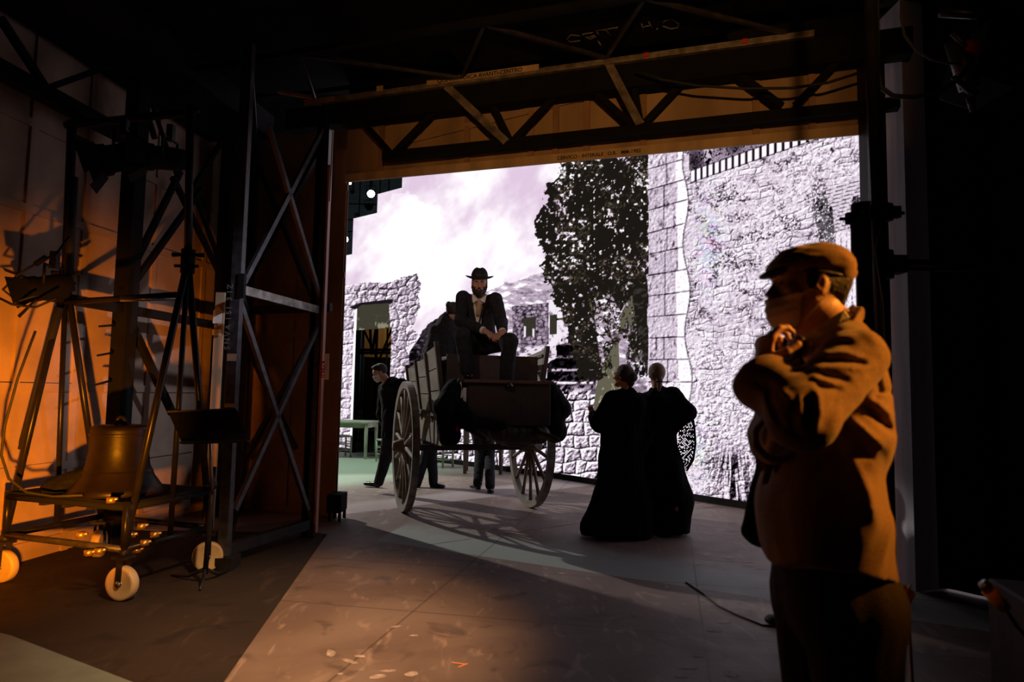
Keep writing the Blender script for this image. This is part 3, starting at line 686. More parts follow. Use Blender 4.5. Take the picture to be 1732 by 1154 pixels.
# ---------------------------------------------------------------- left wing: wall flats, steel frames
WD = np.array([.142, 1.0]); WD /= np.linalg.norm(WD); W0 = np.array([-4.02, 5.56]); WN = np.array([WD[1], -WD[0]])
def WP(s, z, d=0.0): p = W0 + WD * s + WN * d; return (p[0], p[1], z)
def wbox(mb, sa, sb, z0, z1, d0, d1):
    p = [WP(s_, z, d) for s_ in (sa, sb) for d in (d0, d1) for z in (z0, z1)]
    return mb.add(p, [(0, 1, 3, 2), (4, 6, 7, 5), (0, 4, 5, 1), (2, 3, 7, 6), (0, 2, 6, 4), (1, 5, 7, 3)])
def onwall(px, py, d=0.0): return onplane(px, py, WP(0, 0, d), WP(1, 0, d))
def swall(px, d=0.0):
    p = onwall(px, 600, d); return float((np.array(p[:2]) - W0 - WN * d) @ WD)
struct('wall_left', wbox(MB(), -6.0, 3.6, 0, 4.7, -.02, 0), M['ply_pink'])
tr = MB()
for z in (.12, .75, 1.43, 2.90, 3.62): wbox(tr, -6.0, 3.6, z - .035, z + .035, 0, .022)
for px in (-190, 28, 128, 250, 335): s_ = swall(px); wbox(tr, s_ - .035, s_ + .035, 0, 4.7, 0, .02)
struct('trim_1', tr, M['ply_pink'])
struct('wall_back', MB().box((0, -3.0, 2.35), (16, .1, 4.8)), M['black_paint'])
# brown flat closing the wing
fa, fb = (-3.3, 8.3), (-1.97, 7.95)
bf = thing('scenery_flat', 'brown wooden flat standing behind the cross braced tower beside the opening post', 'scenery flat', (-2.6, 8.1, 0))
def fbox(mb, ta, tb, z0, z1, d0, d1, a=fa, b=fb):
    a = np.array(a); b = np.array(b); e = (b - a) / np.linalg.norm(b - a); n_ = np.array([e[1], -e[0]])
    p = [(*(a + e * s_ + n_ * d), z) for s_ in (ta, tb) for d in (d0, d1) for z in (z0, z1)]
    return mb.add(p, [(0, 1, 3, 2), (4, 6, 7, 5), (0, 4, 5, 1), (2, 3, 7, 6), (0, 2, 6, 4), (1, 5, 7, 3)])
fw = math.hypot(fb[0] - fa[0], fb[1] - fa[1])
build('panel', fbox(MB(), -.3, fw, 0, 4.6, 0, .015), M['ply_brown'], bf)
for z in (.06, .78, 1.42, 2.1, 2.8, 3.85): build('rail', fbox(MB(), -.3, fw, z - .035, z + .035, .015, .035), M['ply_brown'], bf)
for t in (.05, .7, fw - .05): build('stile', fbox(MB(), t - .035, t + .035, .1, 4.5, .015, .034), M['ply_brown'], bf)
# cross braced tower beside the post
SL, SR = (-2.30, 5.65), (-1.97, 6.78)
tw = thing('braced_tower', 'cross braced steel tower with lettering on its near post, before the brown flat', 'steel tower', (-2.4, 6.9, 0))
def S(px, py): return onplane(px, py, SL, SR)
build('near_post', MB().bar((SL[0], SL[1], 0.1), (SL[0], SL[1], 4.4), .085, .085, (0, 1, 0)), M['grey_steel'], tw, .004)
build('cross_rail', MB().bar(S(408, 490), S(548, 527), .03, .075, (0, 0, 1)), M['worn_steel'], tw)
for a, b_ in (((553, 205), (412, 478)), ((455, 213), (544, 512)), ((402, 500), (521, 863)), ((546, 534), (397, 863))):
    build('brace', MB().bar(S(*a), S(*b_), .035, .045, (0, 0, 1)), M['grey_steel'], tw)
build('floor_rail', MB().bar((SL[0] - .02, SL[1], .14), (SR[0], SR[1], .14), .07, .09), M['black_steel'], tw)
RL, RR = (-3.1, 7.95), (-1.98, 7.6)
def R_(px, py): return onplane(px, py, RL, RR)
build('rear_post', MB().bar((RL[0], RL[1], 0.05), (RL[0], RL[1], 4.4), .09, .09, (0, 1, 0)), M['black_steel'], tw)
build('rear_rail', MB().bar(R_(405, 526), R_(560, 520), .06, .09), M['black_steel'], tw)
for a, b_ in (((422, 243), (529, 505)), ((405, 557), (500, 760)), ((548, 540), (400, 800)), ((548, 240), (418, 480))):
    build('rear_brace', MB().bar(R_(*a), R_(*b_), .05, .05), M['black_steel'], tw)
for z in (.14, 2.3, 4.3): build('side_rail', MB().bar((SL[0], SL[1], z), (RL[0], RL[1], z), .06, .07), M['black_steel'], tw)
build('gusset', MB().box((SL[0] + .05, SL[1] - .03, S(408, 486)[2]), (.05, .05, .2)), M['black_paint'], tw)
build('base_plate', MB().box((SL[0], SL[1], .05), (.2, .2, .1)), M['black_steel'], tw)
pz = S(396, 690); build('tape_band', MB().box((SL[0], SL[1] - .044, S(392, 605)[2]), (.075, .004, .06)), M['label'] if 0 else M['pine'], tw)
build('tape_band', MB().box((SL[0], SL[1] - .044, S(388, 686)[2]), (.075, .004, .03)), M['pine'], tw)
text('lettering', "S N V A  1 5 I   3  I Z", .062, (SL[0] - .022, SL[1] - .0445, S(392, 592)[2]), (0, 0, 1), (-1, 0, 0), M['chalk'], tw)
# pine board with white tags
pbp = (-2.80, 6.5); wb = thing('timber_batten', 'pale upright pine batten with two white paper tags, left of the lettered post', 'batten', (pbp[0], pbp[1], 1.3))
z0, z1 = onplane(368, 665, pbp, (pbp[0] + 1, pbp[1]))[2], onplane(372, 495, pbp, (pbp[0] + 1, pbp[1]))[2]
build('board', MB().bar((pbp[0], pbp[1], z0 - 1.3), (pbp[0], pbp[1], z1), .085, .03, (0, 1, 0)), M['pine'], wb)
ta, tb_ = onplane(370, 548, pbp, (pbp[0] + 1, pbp[1]))[2], onplane(370, 522, pbp, (pbp[0] + 1, pbp[1]))[2]
tg = MB(); hw = .043; y_ = pbp[1] - .047
tg.add([(pbp[0] - hw, y_, ta), (pbp[0] + hw, y_, ta), (pbp[0] + hw, y_, tb_ - .03), (pbp[0], y_, tb_ + .02), (pbp[0] - hw, y_, tb_ - .03)], [(0, 1, 2, 3, 4)])
build('paper_tag', tg, M['label'], wb); build('paper_tag', MB().box((pbp[0], y_, onplane(370, 563, pbp, (pbp[0] + 1, pbp[1]))[2]), (.085, .003, .055)), M['label'], wb)
# frame along the left wall
fr = thing('wall_frame', 'black lattice frame with a thick post standing against the amber lit wall', 'steel frame', WP(.75, 0, .35))
def W(px, py, d=.35): return onwall(px, py, d)
sp_ = swall(205, .35)
build('post', wbox(MB(), sp_ - .06, sp_ + .10, 0, 4.5, .28, .42), M['black_paint'], fr, .004)
for a, b_, w_ in (((0, 30), (78, 150), .05), ((72, 152), (195, 108), .04), ((232, 140), (262, 235), .04), ((248, 150), (300, 300), .03), ((205, 492), (305, 290), .05), ((213, 498), (340, 320), .05), ((205, 512), (292, 700), .06),
                  ((292, 300), (375, 470), .05), ((380, 230), (320, 330), .045), ((330, 330), (400, 520), .04), ((190, 705), (205, 640), .02)):
    build('brace', MB().bar(W(*a), W(*b_), w_, w_), M['black_paint'], fr)
a = W(0, 118); build('upper_chord', wbox(MB(), -5.5, sp_, a[2] - .06, a[2] + .06, .29, .41), M['black_paint'], fr)
build('top_beam', wbox(MB(), -5.5, 2.3, 4.33, 4.6, .1, .9), M['black_paint'], fr)
build('mid_rail', wbox(MB(), sp_ - 1.0, 3.0, 2.12, 2.2, .31, .39), M['black_paint'], fr)
sb2 = swall(372, .35); build('post', wbox(MB(), sb2 - .07, sb2 + .22, 0, 4.5, .28, .42), M['black_paint'], fr)
for z in (2.0, 1.75, 1.5): build('hook', MB().path([W(190, 600, .35)[:2] + (z,), (W(190, 600, .35)[0] + .05, W(190, 600, .35)[1] - .3, z - .04)], .01, 6), M['black_paint'], fr)

# ---------------------------------------------------------------- right side: pillar, drapes, post
rp = MB(); pA, pB = np.array([3.10, 5.31]), np.array([3.10, 5.75])
rp.add([(*pA, 0), (*pB, 0), (pB[0] + .3, pB[1] + .1, 0), (pA[0] + .3, pA[1] + .1, 0), (*pA, 4.7), (*pB, 4.7), (pB[0] + .3, pB[1] + .1, 4.7), (pA[0] + .3, pA[1] + .1, 4.7)],
       [(0, 1, 5, 4), (1, 2, 6, 5), (2, 3, 7, 6), (3, 0, 4, 7), (4, 5, 6, 7)])
M['pillar'] = mat('grey_painted_pillar', (0.55, 0.50, 0.54), 0.8, 0, .15, 3, .1, 30, stretch=(4, 4, .3))
struct('pillar', rp, M['pillar'])
dr = MB(); n = 90; P = []
for i in range(n + 1):
    t = i / n; x_ = 3.30 + 3.4 * t; y_ = 5.35 - 2.2 * t + .05 * math.sin(t * 70); P += [(x_, y_, 0.02), (x_, y_, 4.7)]
dr.add(P, [(2 * i, 2 * i + 2, 2 * i + 3, 2 * i + 1) for i in range(n)], True)
wr = struct('wall_right', dr, M['cloth_black'])
rpst = thing('steel_post', 'black steel post with a thin bright edge at the right side of the stage opening', 'post', (2.86, 5.33, 0))
build('web', MB().box((2.87, 5.35, 2.2), (.14, .16, 4.4)), M['black_steel'], rpst, .004)
build('edge_strip', MB().box((2.793, 5.27, 2.2), (.008, .02, 4.4)), M['grey_steel'], rpst)
# scaffold tubes near the capped man
def coupler(mb, c, r=.045):
    mb.tube((c[0], c[1], c[2] - .035), (c[0], c[1], c[2] + .035), r, 10); mb.box((c[0] - r, c[1] - .01, c[2]), (.05, .03, .05)); mb.tube((c[0] - r - .05, c[1], c[2]), (c[0] - r, c[1], c[2]), .008, 6)
    mb.box((c[0] + r, c[1] - .01, c[2]), (.05, .03, .05)); mb.tube((c[0] + r, c[1], c[2] - .0), (c[0] + r + .05, c[1], c[2]), .008, 6); return mb
b1 = at(1460, 360, 3.0); bs = thing('boom_stand', 'thick black upright pipe stand ending in a collar, behind the capped man', 'pipe stand', (b1[0], 3.0, 0))
build('pipe', MB().tube((b1[0], 3.0, 0.03), (b1[0], 3.0, b1[2]), .036, 16), M['dark_tube'], bs)
build('collar', coupler(MB().tube((b1[0], 3.0, b1[2] - .03), (b1[0], 3.0, b1[2] + .04), .05, 12), (b1[0], 3.0, b1[2] - .03), .055), M['black_paint'], bs)
build('socket', MB().tube((b1[0] - .01, 3.0, b1[2] - .24), (b1[0] - .01, 3.0, b1[2] - .06), .044, 12), M['black_paint'], bs)
build('base_plate', MB().box((b1[0], 3.0, .02), (.5, .5, .03)), M['black_steel'], bs, .005)
b2 = at(1494, 360, 2.9); sc = thing('scaffold_upright', 'tall scaffold tube rising out of view, with couplers and a side arm', 'scaffold tube', (b2[0], 2.9, 0))
build('tube', MB().tube((b2[0], 2.9, 0.0), (b2[0] - .05, 2.9, 4.6), .027, 16), M['dark_tube'], sc)
build('coupler', coupler(MB(), (b2[0], 2.9, b2[2]), .04), M['black_paint'], sc)
hz = at(1505, 448, 2.9)[2]
build('coupler', MB().box((b2[0] + .03, 2.9, hz), (.1, .07, .075)).tube((b2[0], 2.9, hz - .06), (b2[0], 2.9, hz + .06), .036, 12), M['black_paint'], sc)
build('side_arm', MB().tube((b2[0] + .05, 2.9, hz), (b2[0] + 1.2, 2.95, hz + .02), .026, 12), M['dark_tube'], sc)
cb = MB(); cb.path([at(1500, 360, 2.86), at(1482, 420, 2.86), at(1497, 520, 2.84), at(1500, 640, 2.84), at(1496, 900, 2.84)], .008, 6)
build('taped_cable', cb, M['rubber'], sc)
# hanging spotlight upper right
hs = thing('profile_spotlight', 'spotlight with a metal lens tube and red clamp hanging in the upper right corner', 'spotlight', at(1635, 120, 3.0))
a, b_ = at(1618, 68, 3.0), at(1640, 150, 3.0)
build('lens_tube', MB().tube(a, b_, .05, 20, .042), M['grey_steel'], hs)
build('hoop', MB().path([at(1610, 55, 2.95), at(1632, 78, 2.95), at(1650, 80, 2.97)], .012, 8), M['grey_steel'], hs); build('hoop', MB().path([at(1612, 130, 2.95), at(1640, 155, 2.93), at(1652, 158, 2.95)], .012, 8), M['grey_steel'], hs)
build('red_clamp', MB().ball(at(1642, 80, 2.97), .045, 8, (1.2, .8, .8)), M['red'], hs)
build('housing', MB().box(tuple(at(1665, 110, 3.15)), (.2, .3, .3), Matrix.Rotation(.3, 3, 'Y')), M['black_paint'], hs, .02)
build('tail_plug', MB().tube(at(1642, 165, 3.0), at(1645, 188, 3.0), .02, 10, .012), M['grey_steel'], hs)
build('hanging_bar', MB().tube(at(1590, 20, 3.1), at(1760, 30, 3.1), .024, 12), M['dark_tube'], hs)
build('yoke', MB().bar(at(1660, 30, 3.1), at(1660, 100, 3.1), .04, .01), M['black_steel'], hs)
for pts, lb in ((((1525, -20), (1524, 30), (1530, 60), (1550, 85), (1575, 100), (1605, 107), (1625, 108)), 'thin looped cable drooping from above towards the upper right spotlight'),
                (((1483, -10), (1484, 120), (1490, 148), (1510, 162), (1545, 165), (1590, 155), (1620, 135), (1640, 110)), 'thicker black cable swagged across the head of the grey pillar')):
    tag(build('cable', MB().path([at(x_, y_, 2.95) for x_, y_ in pts], .006 if 'thin' in lb else .011, 8), M['rubber']), lb, 'cable')
wg = MB(); wg.path([onportal(x_, y_, .16) for x_, y_ in ((1075, 120), (1120, 135), (1180, 145), (1260, 150), (1340, 149), (1400, 140), (1470, 118))], .012, 8)
tag(build('cable', wg, M['rubber']), 'black cable swagged in front of the plywood header below the bridge', 'cable')
fc = MB(); fc.path([fl(x_, y_, .012) for x_, y_ in ((1160, 985), (1190, 1005), (1215, 1025), (1250, 1042), (1290, 1058), (1340, 1062))], .006, 6)
tag(build('cable', fc, M['rubber']), 'thin black cable lying on the floor behind the capped man', 'cable')
# clutter at the lower right
fcs = thing('flight_case', 'dark brown equipment case on the floor in the right foreground shadow', 'case', (2.0, 2.6, 0))
build('case_body', MB().box((2.40, 2.60, .36), (.9, .5, .7), Matrix.Rotation(-.25, 3, 'Z')), mat('dark_case', (0.05, 0.028, 0.018), .7), fcs, .01)
cor = MB()
for dx in (-.42, .42): build('corner', MB().box((2.40 + dx * math.cos(-.25) - .05, 2.60 + dx * math.sin(-.25) - .22, .69), (.07, .07, .05), Matrix.Rotation(-.25, 3, 'Z')), M['grey_steel'], fcs)
g1 = at(1518, 1005, 2.25); gl = MB()
R1 = Matrix.Rotation(.5, 3, 'Y'); gl.box(g1, (.085, .04, .065), R1); gl.box((g1[0] - .02, g1[1], g1[2] + .035), (.03, .035, .04), R1)
bh = thing('junction_box', 'yellow junction box with white labels hanging on a thin rod low behind the capped man', 'junction box', (g1[0], g1[1], 0))
build('housing', gl, M['yellow'], bh, .008)
for dx in (-.025, -.005, .015): build('rib', MB().box((g1[0] + dx, g1[1] - .024, g1[2] + .01), (.006, .008, .06), R1), M['yellow'], bh)
build('rod', MB().tube((g1[0] + .06, g1[1], 0), (g1[0] + .03, g1[1], g1[2] + .0), .006, 8), M['tube'], bh)
w1 = at(1490, 994, 2.3); build('paper_label', MB().box(w1, (.035, .01, .055)), M['label'], bh)
w2 = at(1497, 1040, 2.3); build('grey_connector', MB().ball(w2, .022, 8, (1, 1, 1.3)).tube(w2, (w2[0], w2[1], w2[2] - .06), .012), M['tube'], bh)
c1 = at(1672, 998, 2.1); c2 = at(1700, 1030, 2.1); pg = thing('yellow_plug', 'yellow cable plug with a bright tip leaning out of the dark at far right', 'plug', c1)
build('plug_body', MB().tube(c1, c2, .022, 12, .018), M['yellow'], pg); build('tip', MB().tube(at(1662, 986, 2.1), c1, .015, 10, .018), M['tube'], pg)
build('lead', MB().path([c2, at(1720, 1060, 2.1), at(1760, 1100, 2.15), (2.0, 2.3, .72)], .006, 6), M['rubber'], pg)

# ---------------------------------------------------------------- the studio beyond the LED wall
M['studio'] = mat('studio_wall', (0.055, 0.065, 0.068), .85, 0, .2, 2)
struct('wall_far', MB().box((0, 31, 5.5), (50, .2, 11.2)), M['studio'])
struct('wall_stage_left', MB().box((-14, 18, 5.5), (.2, 26, 11.2)), M['studio'])
struct('wall_stage_right', MB().box((12, 18, 5.5), (.2, 26, 11.2)), M['studio'])
struct('ceiling_stage', MB().box((0, 18, 11.1), (28, 26, .2)), M['studio'])
# upper wall above the wing, closes the stage side
up_ = MB(); pbox(up_, -12, s1 + 8, 4.7, 11.0, -.3, -.2); struct('wall_portal_upper', up_, M['black_paint'])
lt = MB(); a = PP(-.1, 0, -1.25); lt.add([(-14, 8.35, 0), (-3.3, 8.34, 0), (-3.3, 8.34, 5), (-14, 8.35, 5)], [(0, 1, 2, 3)]); struct('wall_wing_left', lt, M['black_paint'])
M['lens'] = mat('lit_lens', (1, 1, 1), .3, emit=(1.0, 0.98, 0.96), estr=14.0)
M['lens_blue'] = mat('lit_blue_lens', (1, 1, 1), .3, emit=(0.82, 0.90, 1.0), estr=10.0)
gy = 21.0
gb = thing('lighting_grid', 'dark overhead lighting grid of crossed pipes glimpsed above the stepped screen corner', 'lighting grid', (-5.5, gy, 7))
for py in (345, 372, 392): 
    p = at(600, py, gy + 1.5); build('pipe', MB().tube((-10, gy + 1.5, p[2]), (0, gy + 1.5, p[2]), .02, 8), M['dark_tube'], gb)
for px in (585, 606, 640, 655): 
    p = at(px, 400, gy + 1.6); build('hanger', MB().tube((p[0], gy + 1.6, 3), (p[0], gy + 1.6, 11), .018, 8), M['dark_tube'], gb)
def stage_light(px, py, r, lens, lb, dy=0):
    c = Vector(at(px, py, gy + dy)); d = (Vector(EYE) - c).normalized(); t = thing('stage_spotlight', lb, 'spotlight', tuple(c), 0, 'studio spotlights')
    R = d.to_track_quat('Z', 'Y').to_matrix()
    build('housing', MB().lathe([(.001, -.42), (r * .8, -.4), (r * 1.15, -.2), (r * 1.2, .02), (r * 1.02, .02), (r * 1.0, -.02)], tuple(c), 20, R), M['black_paint'], t)
    build('lens', MB().lathe([(.001, 0.0), (r * .6, 0.0), (r, -.01)], tuple(c), 20, R), lens, t)
    build('yoke', MB().path([tuple(c + Vector((-r * 1.3, 0, 0))), tuple(c + Vector((-r * 1.3, 0, r * 2.2))), tuple(c + Vector((r * 1.3, 0, r * 2.2))), tuple(c + Vector((r * 1.3, 0, 0)))], .012, 6), M['black_steel'], t)
    build('hanging_pipe', MB().tube(tuple(c + Vector((0, .1, r * 2.2))), (c.x, c.y + .1, 11), .02, 8), M['dark_tube'], t)
    return t
stage_light(592, 310, .045, M['lens_blue'], 'small bluish spotlight, highest in the gap beside the screen top')
stage_light(627.5, 328, .115, M['lens'], 'large round white spotlight touching the highest screen step')
stage_light(582.5, 405, .115, M['lens'], 'white spotlight lowest in the gap, close to the opening post')
for px, py, lb in ((578, 440 - 20, 'dark unlit lamp under the lowest glowing spotlight'), (624, 350, 'dark unlit lamp hanging under the large white spotlight'), (596, 325, 'unlit lamp cluster below the small bluish spotlight')):
    stage_light(px, py, .10 if px != 596 else .05, M['grey_steel'], lb, .6)
ys = at(603, 363, gy + 1.47); build('warning_sign', MB().box(ys, (.13, .02, .1)), M['yellow'], gb)
# scaffold tower and warm wall seen through the doorway
dt = thing('scaffold_tower', 'scaffold tower with crossed braces seen through the ruin doorway', 'scaffold tower', at(632, 700, 19.5)[:2] + (0,))
ty = 19.5
for px in (606, 612, 635, 653):
    p = at(px, 640, ty); build('standard', MB().tube((p[0], ty, 0), (p[0], ty, 5.5), .028 if px != 635 else .04, 8), M['tube'] if px in (612, 653) else M['dark_tube'], dt)
for a, b_ in (((613, 553), (640, 612)), ((640, 612), (664, 553)), ((636, 556), (629, 600)), ((626, 552), (628, 600)), ((645, 600), (664, 575))):
    build('brace', MB().bar(at(*a, ty), at(*b_, ty), .07, .05), M['black_steel'], dt)
for py in (592, 597): build('ledger', MB().tube(at(598, py, ty), at(666, py, ty), .04, 8), M['black_steel'], dt)
wp = thing('lit_panel', 'amber lit wooden panel far beyond the doorway behind the scaffold tower', 'panel', at(640, 600, 22)[:2] + (0,))
a, b_ = at(616, 604, 22), at(668, 548, 22)
build('panel', MB().box(((a[0] + b_[0]) / 2, 22, (a[2] + b_[2]) / 2), (b_[0] - a[0], .05, b_[2] - a[2])), M['pine'], wp)
build('leg', MB().box(((a[0] + b_[0]) / 2, 22.05, a[2] / 2), (b_[0] - a[0], .04, a[2])), M['black_paint'], wp)
c = at(642, 575, 22); spot('doorway_amber_light', (c[0] + 1.5, 20.6, c[2] + 1.2), c, 60, (1.0, .62, .2), 70, .6, .05)
# ---------------------------------------------------------------- soft solid modelling (for people and soft goods)
def N_(v): v = np.asarray(v, float); return v / (np.linalg.norm(v) + 1e-12)
class Solid:
    def __init__(s, k=0.03): s.p = []; s.k = k
    def bone(s, a, b, ra, rb=None, side=None, k=None, op='+'):
        """limb from a to b; ra/rb = radius or (radius along side, radius across)"""
        rb = ra if rb is None else rb
        ra = (ra, ra) if not hasattr(ra, '__len__') else ra; rb = (rb, rb) if not hasattr(rb, '__len__') else rb
        s.p.append((np.array(a, float), np.array(b, float), ra, rb, side, s.k if k is None else k, op)); return s
    def ell(s, c, r, f=(1, 0, 0), u=(0, 0, 1), k=None, op='+'):
        s.p.append((np.array(c, float), None, r, f, u, s.k if k is None else k, op)); return s
    def ev(s, P, box=None):
        F = np.full(P.shape[:-1], 1.0)
        for a, b, r1, r2, q, k, op in s.p:
            if b is None:
                R = max(r1) + k + 0.02; lo, hi = a - R, a + R
            else:
                R = max(*r1, *r2) + k + 0.02; lo, hi = np.minimum(a, b) - R, np.maximum(a, b) + R
            if P.ndim == 4:
                o = P[0, 0, 0]; h = P[1, 1, 1] - o
                i0 = np.maximum(0, np.floor((lo - o) / h).astype(int)); i1 = np.minimum(P.shape[:3], np.ceil((hi - o) / h).astype(int) + 1)
                if (i1 <= i0).any(): continue
                sl = (slice(i0[0], i1[0]), slice(i0[1], i1[1]), slice(i0[2], i1[2]))
            else: sl = Ellipsis
            X = P[sl]
            if b is None:
                f = N_(r2); u = N_(np.array(q) - f * np.dot(q, f)); l = np.cross(u, f)
                D = X - a; rr = np.sqrt((D @ f / r1[0]) ** 2 + (D @ l / r1[1]) ** 2 + (D @ u / r1[2]) ** 2)
                g = np.sqrt((D @ f / r1[0] ** 2) ** 2 + (D @ l / r1[1] ** 2) ** 2 + (D @ u / r1[2] ** 2) ** 2) + 1e-9
                d = np.clip(rr * (rr - 1) / g, -0.5, 0.5)
            else:
                ax = b - a; L = np.linalg.norm(ax) + 1e-9; ax = ax / L
                sd = q if q is not None else ((0, 0, 1) if abs(ax[2]) < .8 else (1, 0, 0))
                u = N_(np.array(sd, float) - ax * np.dot(sd, ax)); v = np.cross(ax, u)
                D = X - a; t = D @ ax; tc = np.clip(t, 0, L); w_ = tc / L
                ru = r1[0] + (r2[0] - r1[0]) * w_; rv = r1[1] + (r2[1] - r1[1]) * w_; rm = np.minimum(ru, rv)
                rr = np.sqrt((D @ u / ru) ** 2 + (D @ v / rv) ** 2 + ((t - tc) / rm) ** 2); d = (rr - 1) * rm
            c = F[sl]
            if op == '+': h_ = np.maximum(k - np.abs(c - d), 0) / max(k, 1e-6); F[sl] = np.minimum(c, d) - h_ * h_ * k * .25
            else: d = -d; h_ = np.maximum(k - np.abs(c - d), 0) / max(k, 1e-6); F[sl] = np.maximum(c, d) + h_ * h_ * k * .25
        return F
    def bounds(s, pad=0.03):
        lo = np.full(3, 9e9); hi = -lo
        for a, b, r1, r2, q, k, op in s.p:
            if op != '+': continue
            R = max(r1) if b is None else max(*r1, *r2)
            for c in (a,) if b is None else (a, b): lo = np.minimum(lo, c - R - pad); hi = np.maximum(hi, c + R + pad)
        return lo, hi
def nets(F, o, h):
    """surface nets"""
    ins = F < 0; nx, ny, nz = F.shape
    cnt = np.zeros((nx - 1, ny - 1, nz - 1)); acc = np.zeros((nx - 1, ny - 1, nz - 1, 3))
    def S(i, j, k): return (slice(i, nx - 1 + i), slice(j, ny - 1 + j), slice(k, nz - 1 + k))
    cs = [(i, j, k) for i in (0, 1) for j in (0, 1) for k in (0, 1)]
    for a in cs:
        for ax in range(3):
            if a[ax]: continue
            b = list(a); b[ax] = 1
            fa, fb = F[S(*a)], F[S(*b)]; m = (fa < 0) != (fb < 0); t = np.where(m, fa / np.where(m, fa - fb, 1), 0)
            cnt += m
            for d in range(3): acc[..., d] += np.where(m, a[d] + (t if d == ax else 0), 0)
    act = cnt > 0; idx = np.full(act.shape, -1); idx[act] = np.arange(act.sum())
    g = np.argwhere(act); V = o + (g + acc[act] / cnt[act][:, None]) * h
    Q = []
    for ax in range(3):
        o1, o2 = (ax + 1) % 3, (ax + 2) % 3
        sa = [slice(1, -1)] * 3; sa[ax] = slice(0, -1); sb = list(sa); sb[ax] = slice(1, None)
        A, B = ins[tuple(sa)], ins[tuple(sb)]; e = np.argwhere(A != B)
        if not len(e): continue
        inn = A[tuple(e.T)]; p = e.copy(); p[:, o1] += 1; p[:, o2] += 1
        def c(d1, d2): r = p.copy(); r[:, o1] -= d1; r[:, o2] -= d2; return idx[tuple(r.T)]
        q = np.stack([c(1, 1), c(0, 1), c(0, 0), c(1, 0)], 1); q[~inn] = q[~inn][:, ::-1]; Q.append(q)
    Q = np.concatenate(Q); Q = Q[(Q >= 0).all(1)]
    return V, Q
def solid_mesh(name, s, m, parent, vox, post=None, lo=None, hi=None, smooth_it=1, clean=False):
    l, h_ = s.bounds()
    if lo is not None: l = np.maximum(l, lo)
    if hi is not None: h_ = np.minimum(h_, hi)
    n = np.ceil((h_ - l) / vox).astype(int) + 2
    g = np.stack(np.meshgrid(*[l[i] + vox * np.arange(n[i]) for i in range(3)], indexing='ij'), -1)
    F = s.ev(g)
    if post is not None: F = post(g, F)
    F[0], F[-1], F[:, 0], F[:, -1], F[:, :, 0], F[:, :, -1] = 1, 1, 1, 1, 1, 1
    V, Q = nets(F, l, vox)
    if smooth_it:
        E = np.concatenate([Q[:, [0, 1]], Q[:, [1, 2]], Q[:, [2, 3]], Q[:, [3, 0]]])
        for _ in range(smooth_it):
            A = np.zeros_like(V); c = np.zeros(len(V)); np.add.at(A, E[:, 0], V[E[:, 1]]); np.add.at(c, E[:, 0], 1); np.add.at(A, E[:, 1], V[E[:, 0]]); np.add.at(c, E[:, 1], 1)
            V = V * .5 + .5 * A / np.maximum(c, 1)[:, None]
    inv = np.array(root_mat(parent).inverted()) if parent is not None else np.eye(4)
    V = V @ inv[:3, :3].T + inv[:3, 3]
    me = bpy.data.meshes.new(name); me.vertices.add(len(V)); me.vertices.foreach_set('co', V.astype(np.float32).ravel())
    me.loops.add(Q.size); me.loops.foreach_set('vertex_index', Q.astype(np.int32).ravel())
    me.polygons.add(len(Q)); me.polygons.foreach_set('loop_start', np.arange(0, Q.size, 4, dtype=np.int32))
    me.update(calc_edges=True); me.polygons.foreach_set('use_smooth', np.ones(len(Q), bool)); me.materials.append(m)
    o = bpy.data.objects.new(name, me); C.collection.objects.link(o); o.parent = parent
    return o
def n3(P, s, seed=0):      # cheap 3-D value noise
    Q = P / s; i = np.floor(Q); f = Q - i; f = f * f * (3 - 2 * f); r = 0
    for dx in (0, 1):
        for dy in (0, 1):
            for dz in (0, 1):
                w_ = (f[..., 0] if dx else 1 - f[..., 0]) * (f[..., 1] if dy else 1 - f[..., 1]) * (f[..., 2] if dz else 1 - f[..., 2])
                r = r + w_ * _h(i[..., 0] + dx + 57 * (i[..., 2] + dz), i[..., 1] + dy, seed)
    return r
def folds(amp, dirv, s_long, s_short, seed=0):
    """cloth folds running along dirv"""
    d = N_(dirv); a = N_(np.cross(d, (0.3, 0.2, 1))); b = np.cross(d, a)
    def post(g, F):
        near = np.abs(F) < 0.05; P = g[near]
        Q = np.stack([P @ d / s_long, P @ a / s_short, P @ b / s_short], -1)
        r = n3(Q, 1.0, seed) * .65 + n3(Q * 2.1 + 5, 1.0, seed + 3) * .35
        F[near] += amp * (2 * np.abs(2 * r - 1) - 0.8)
        return F
    return post
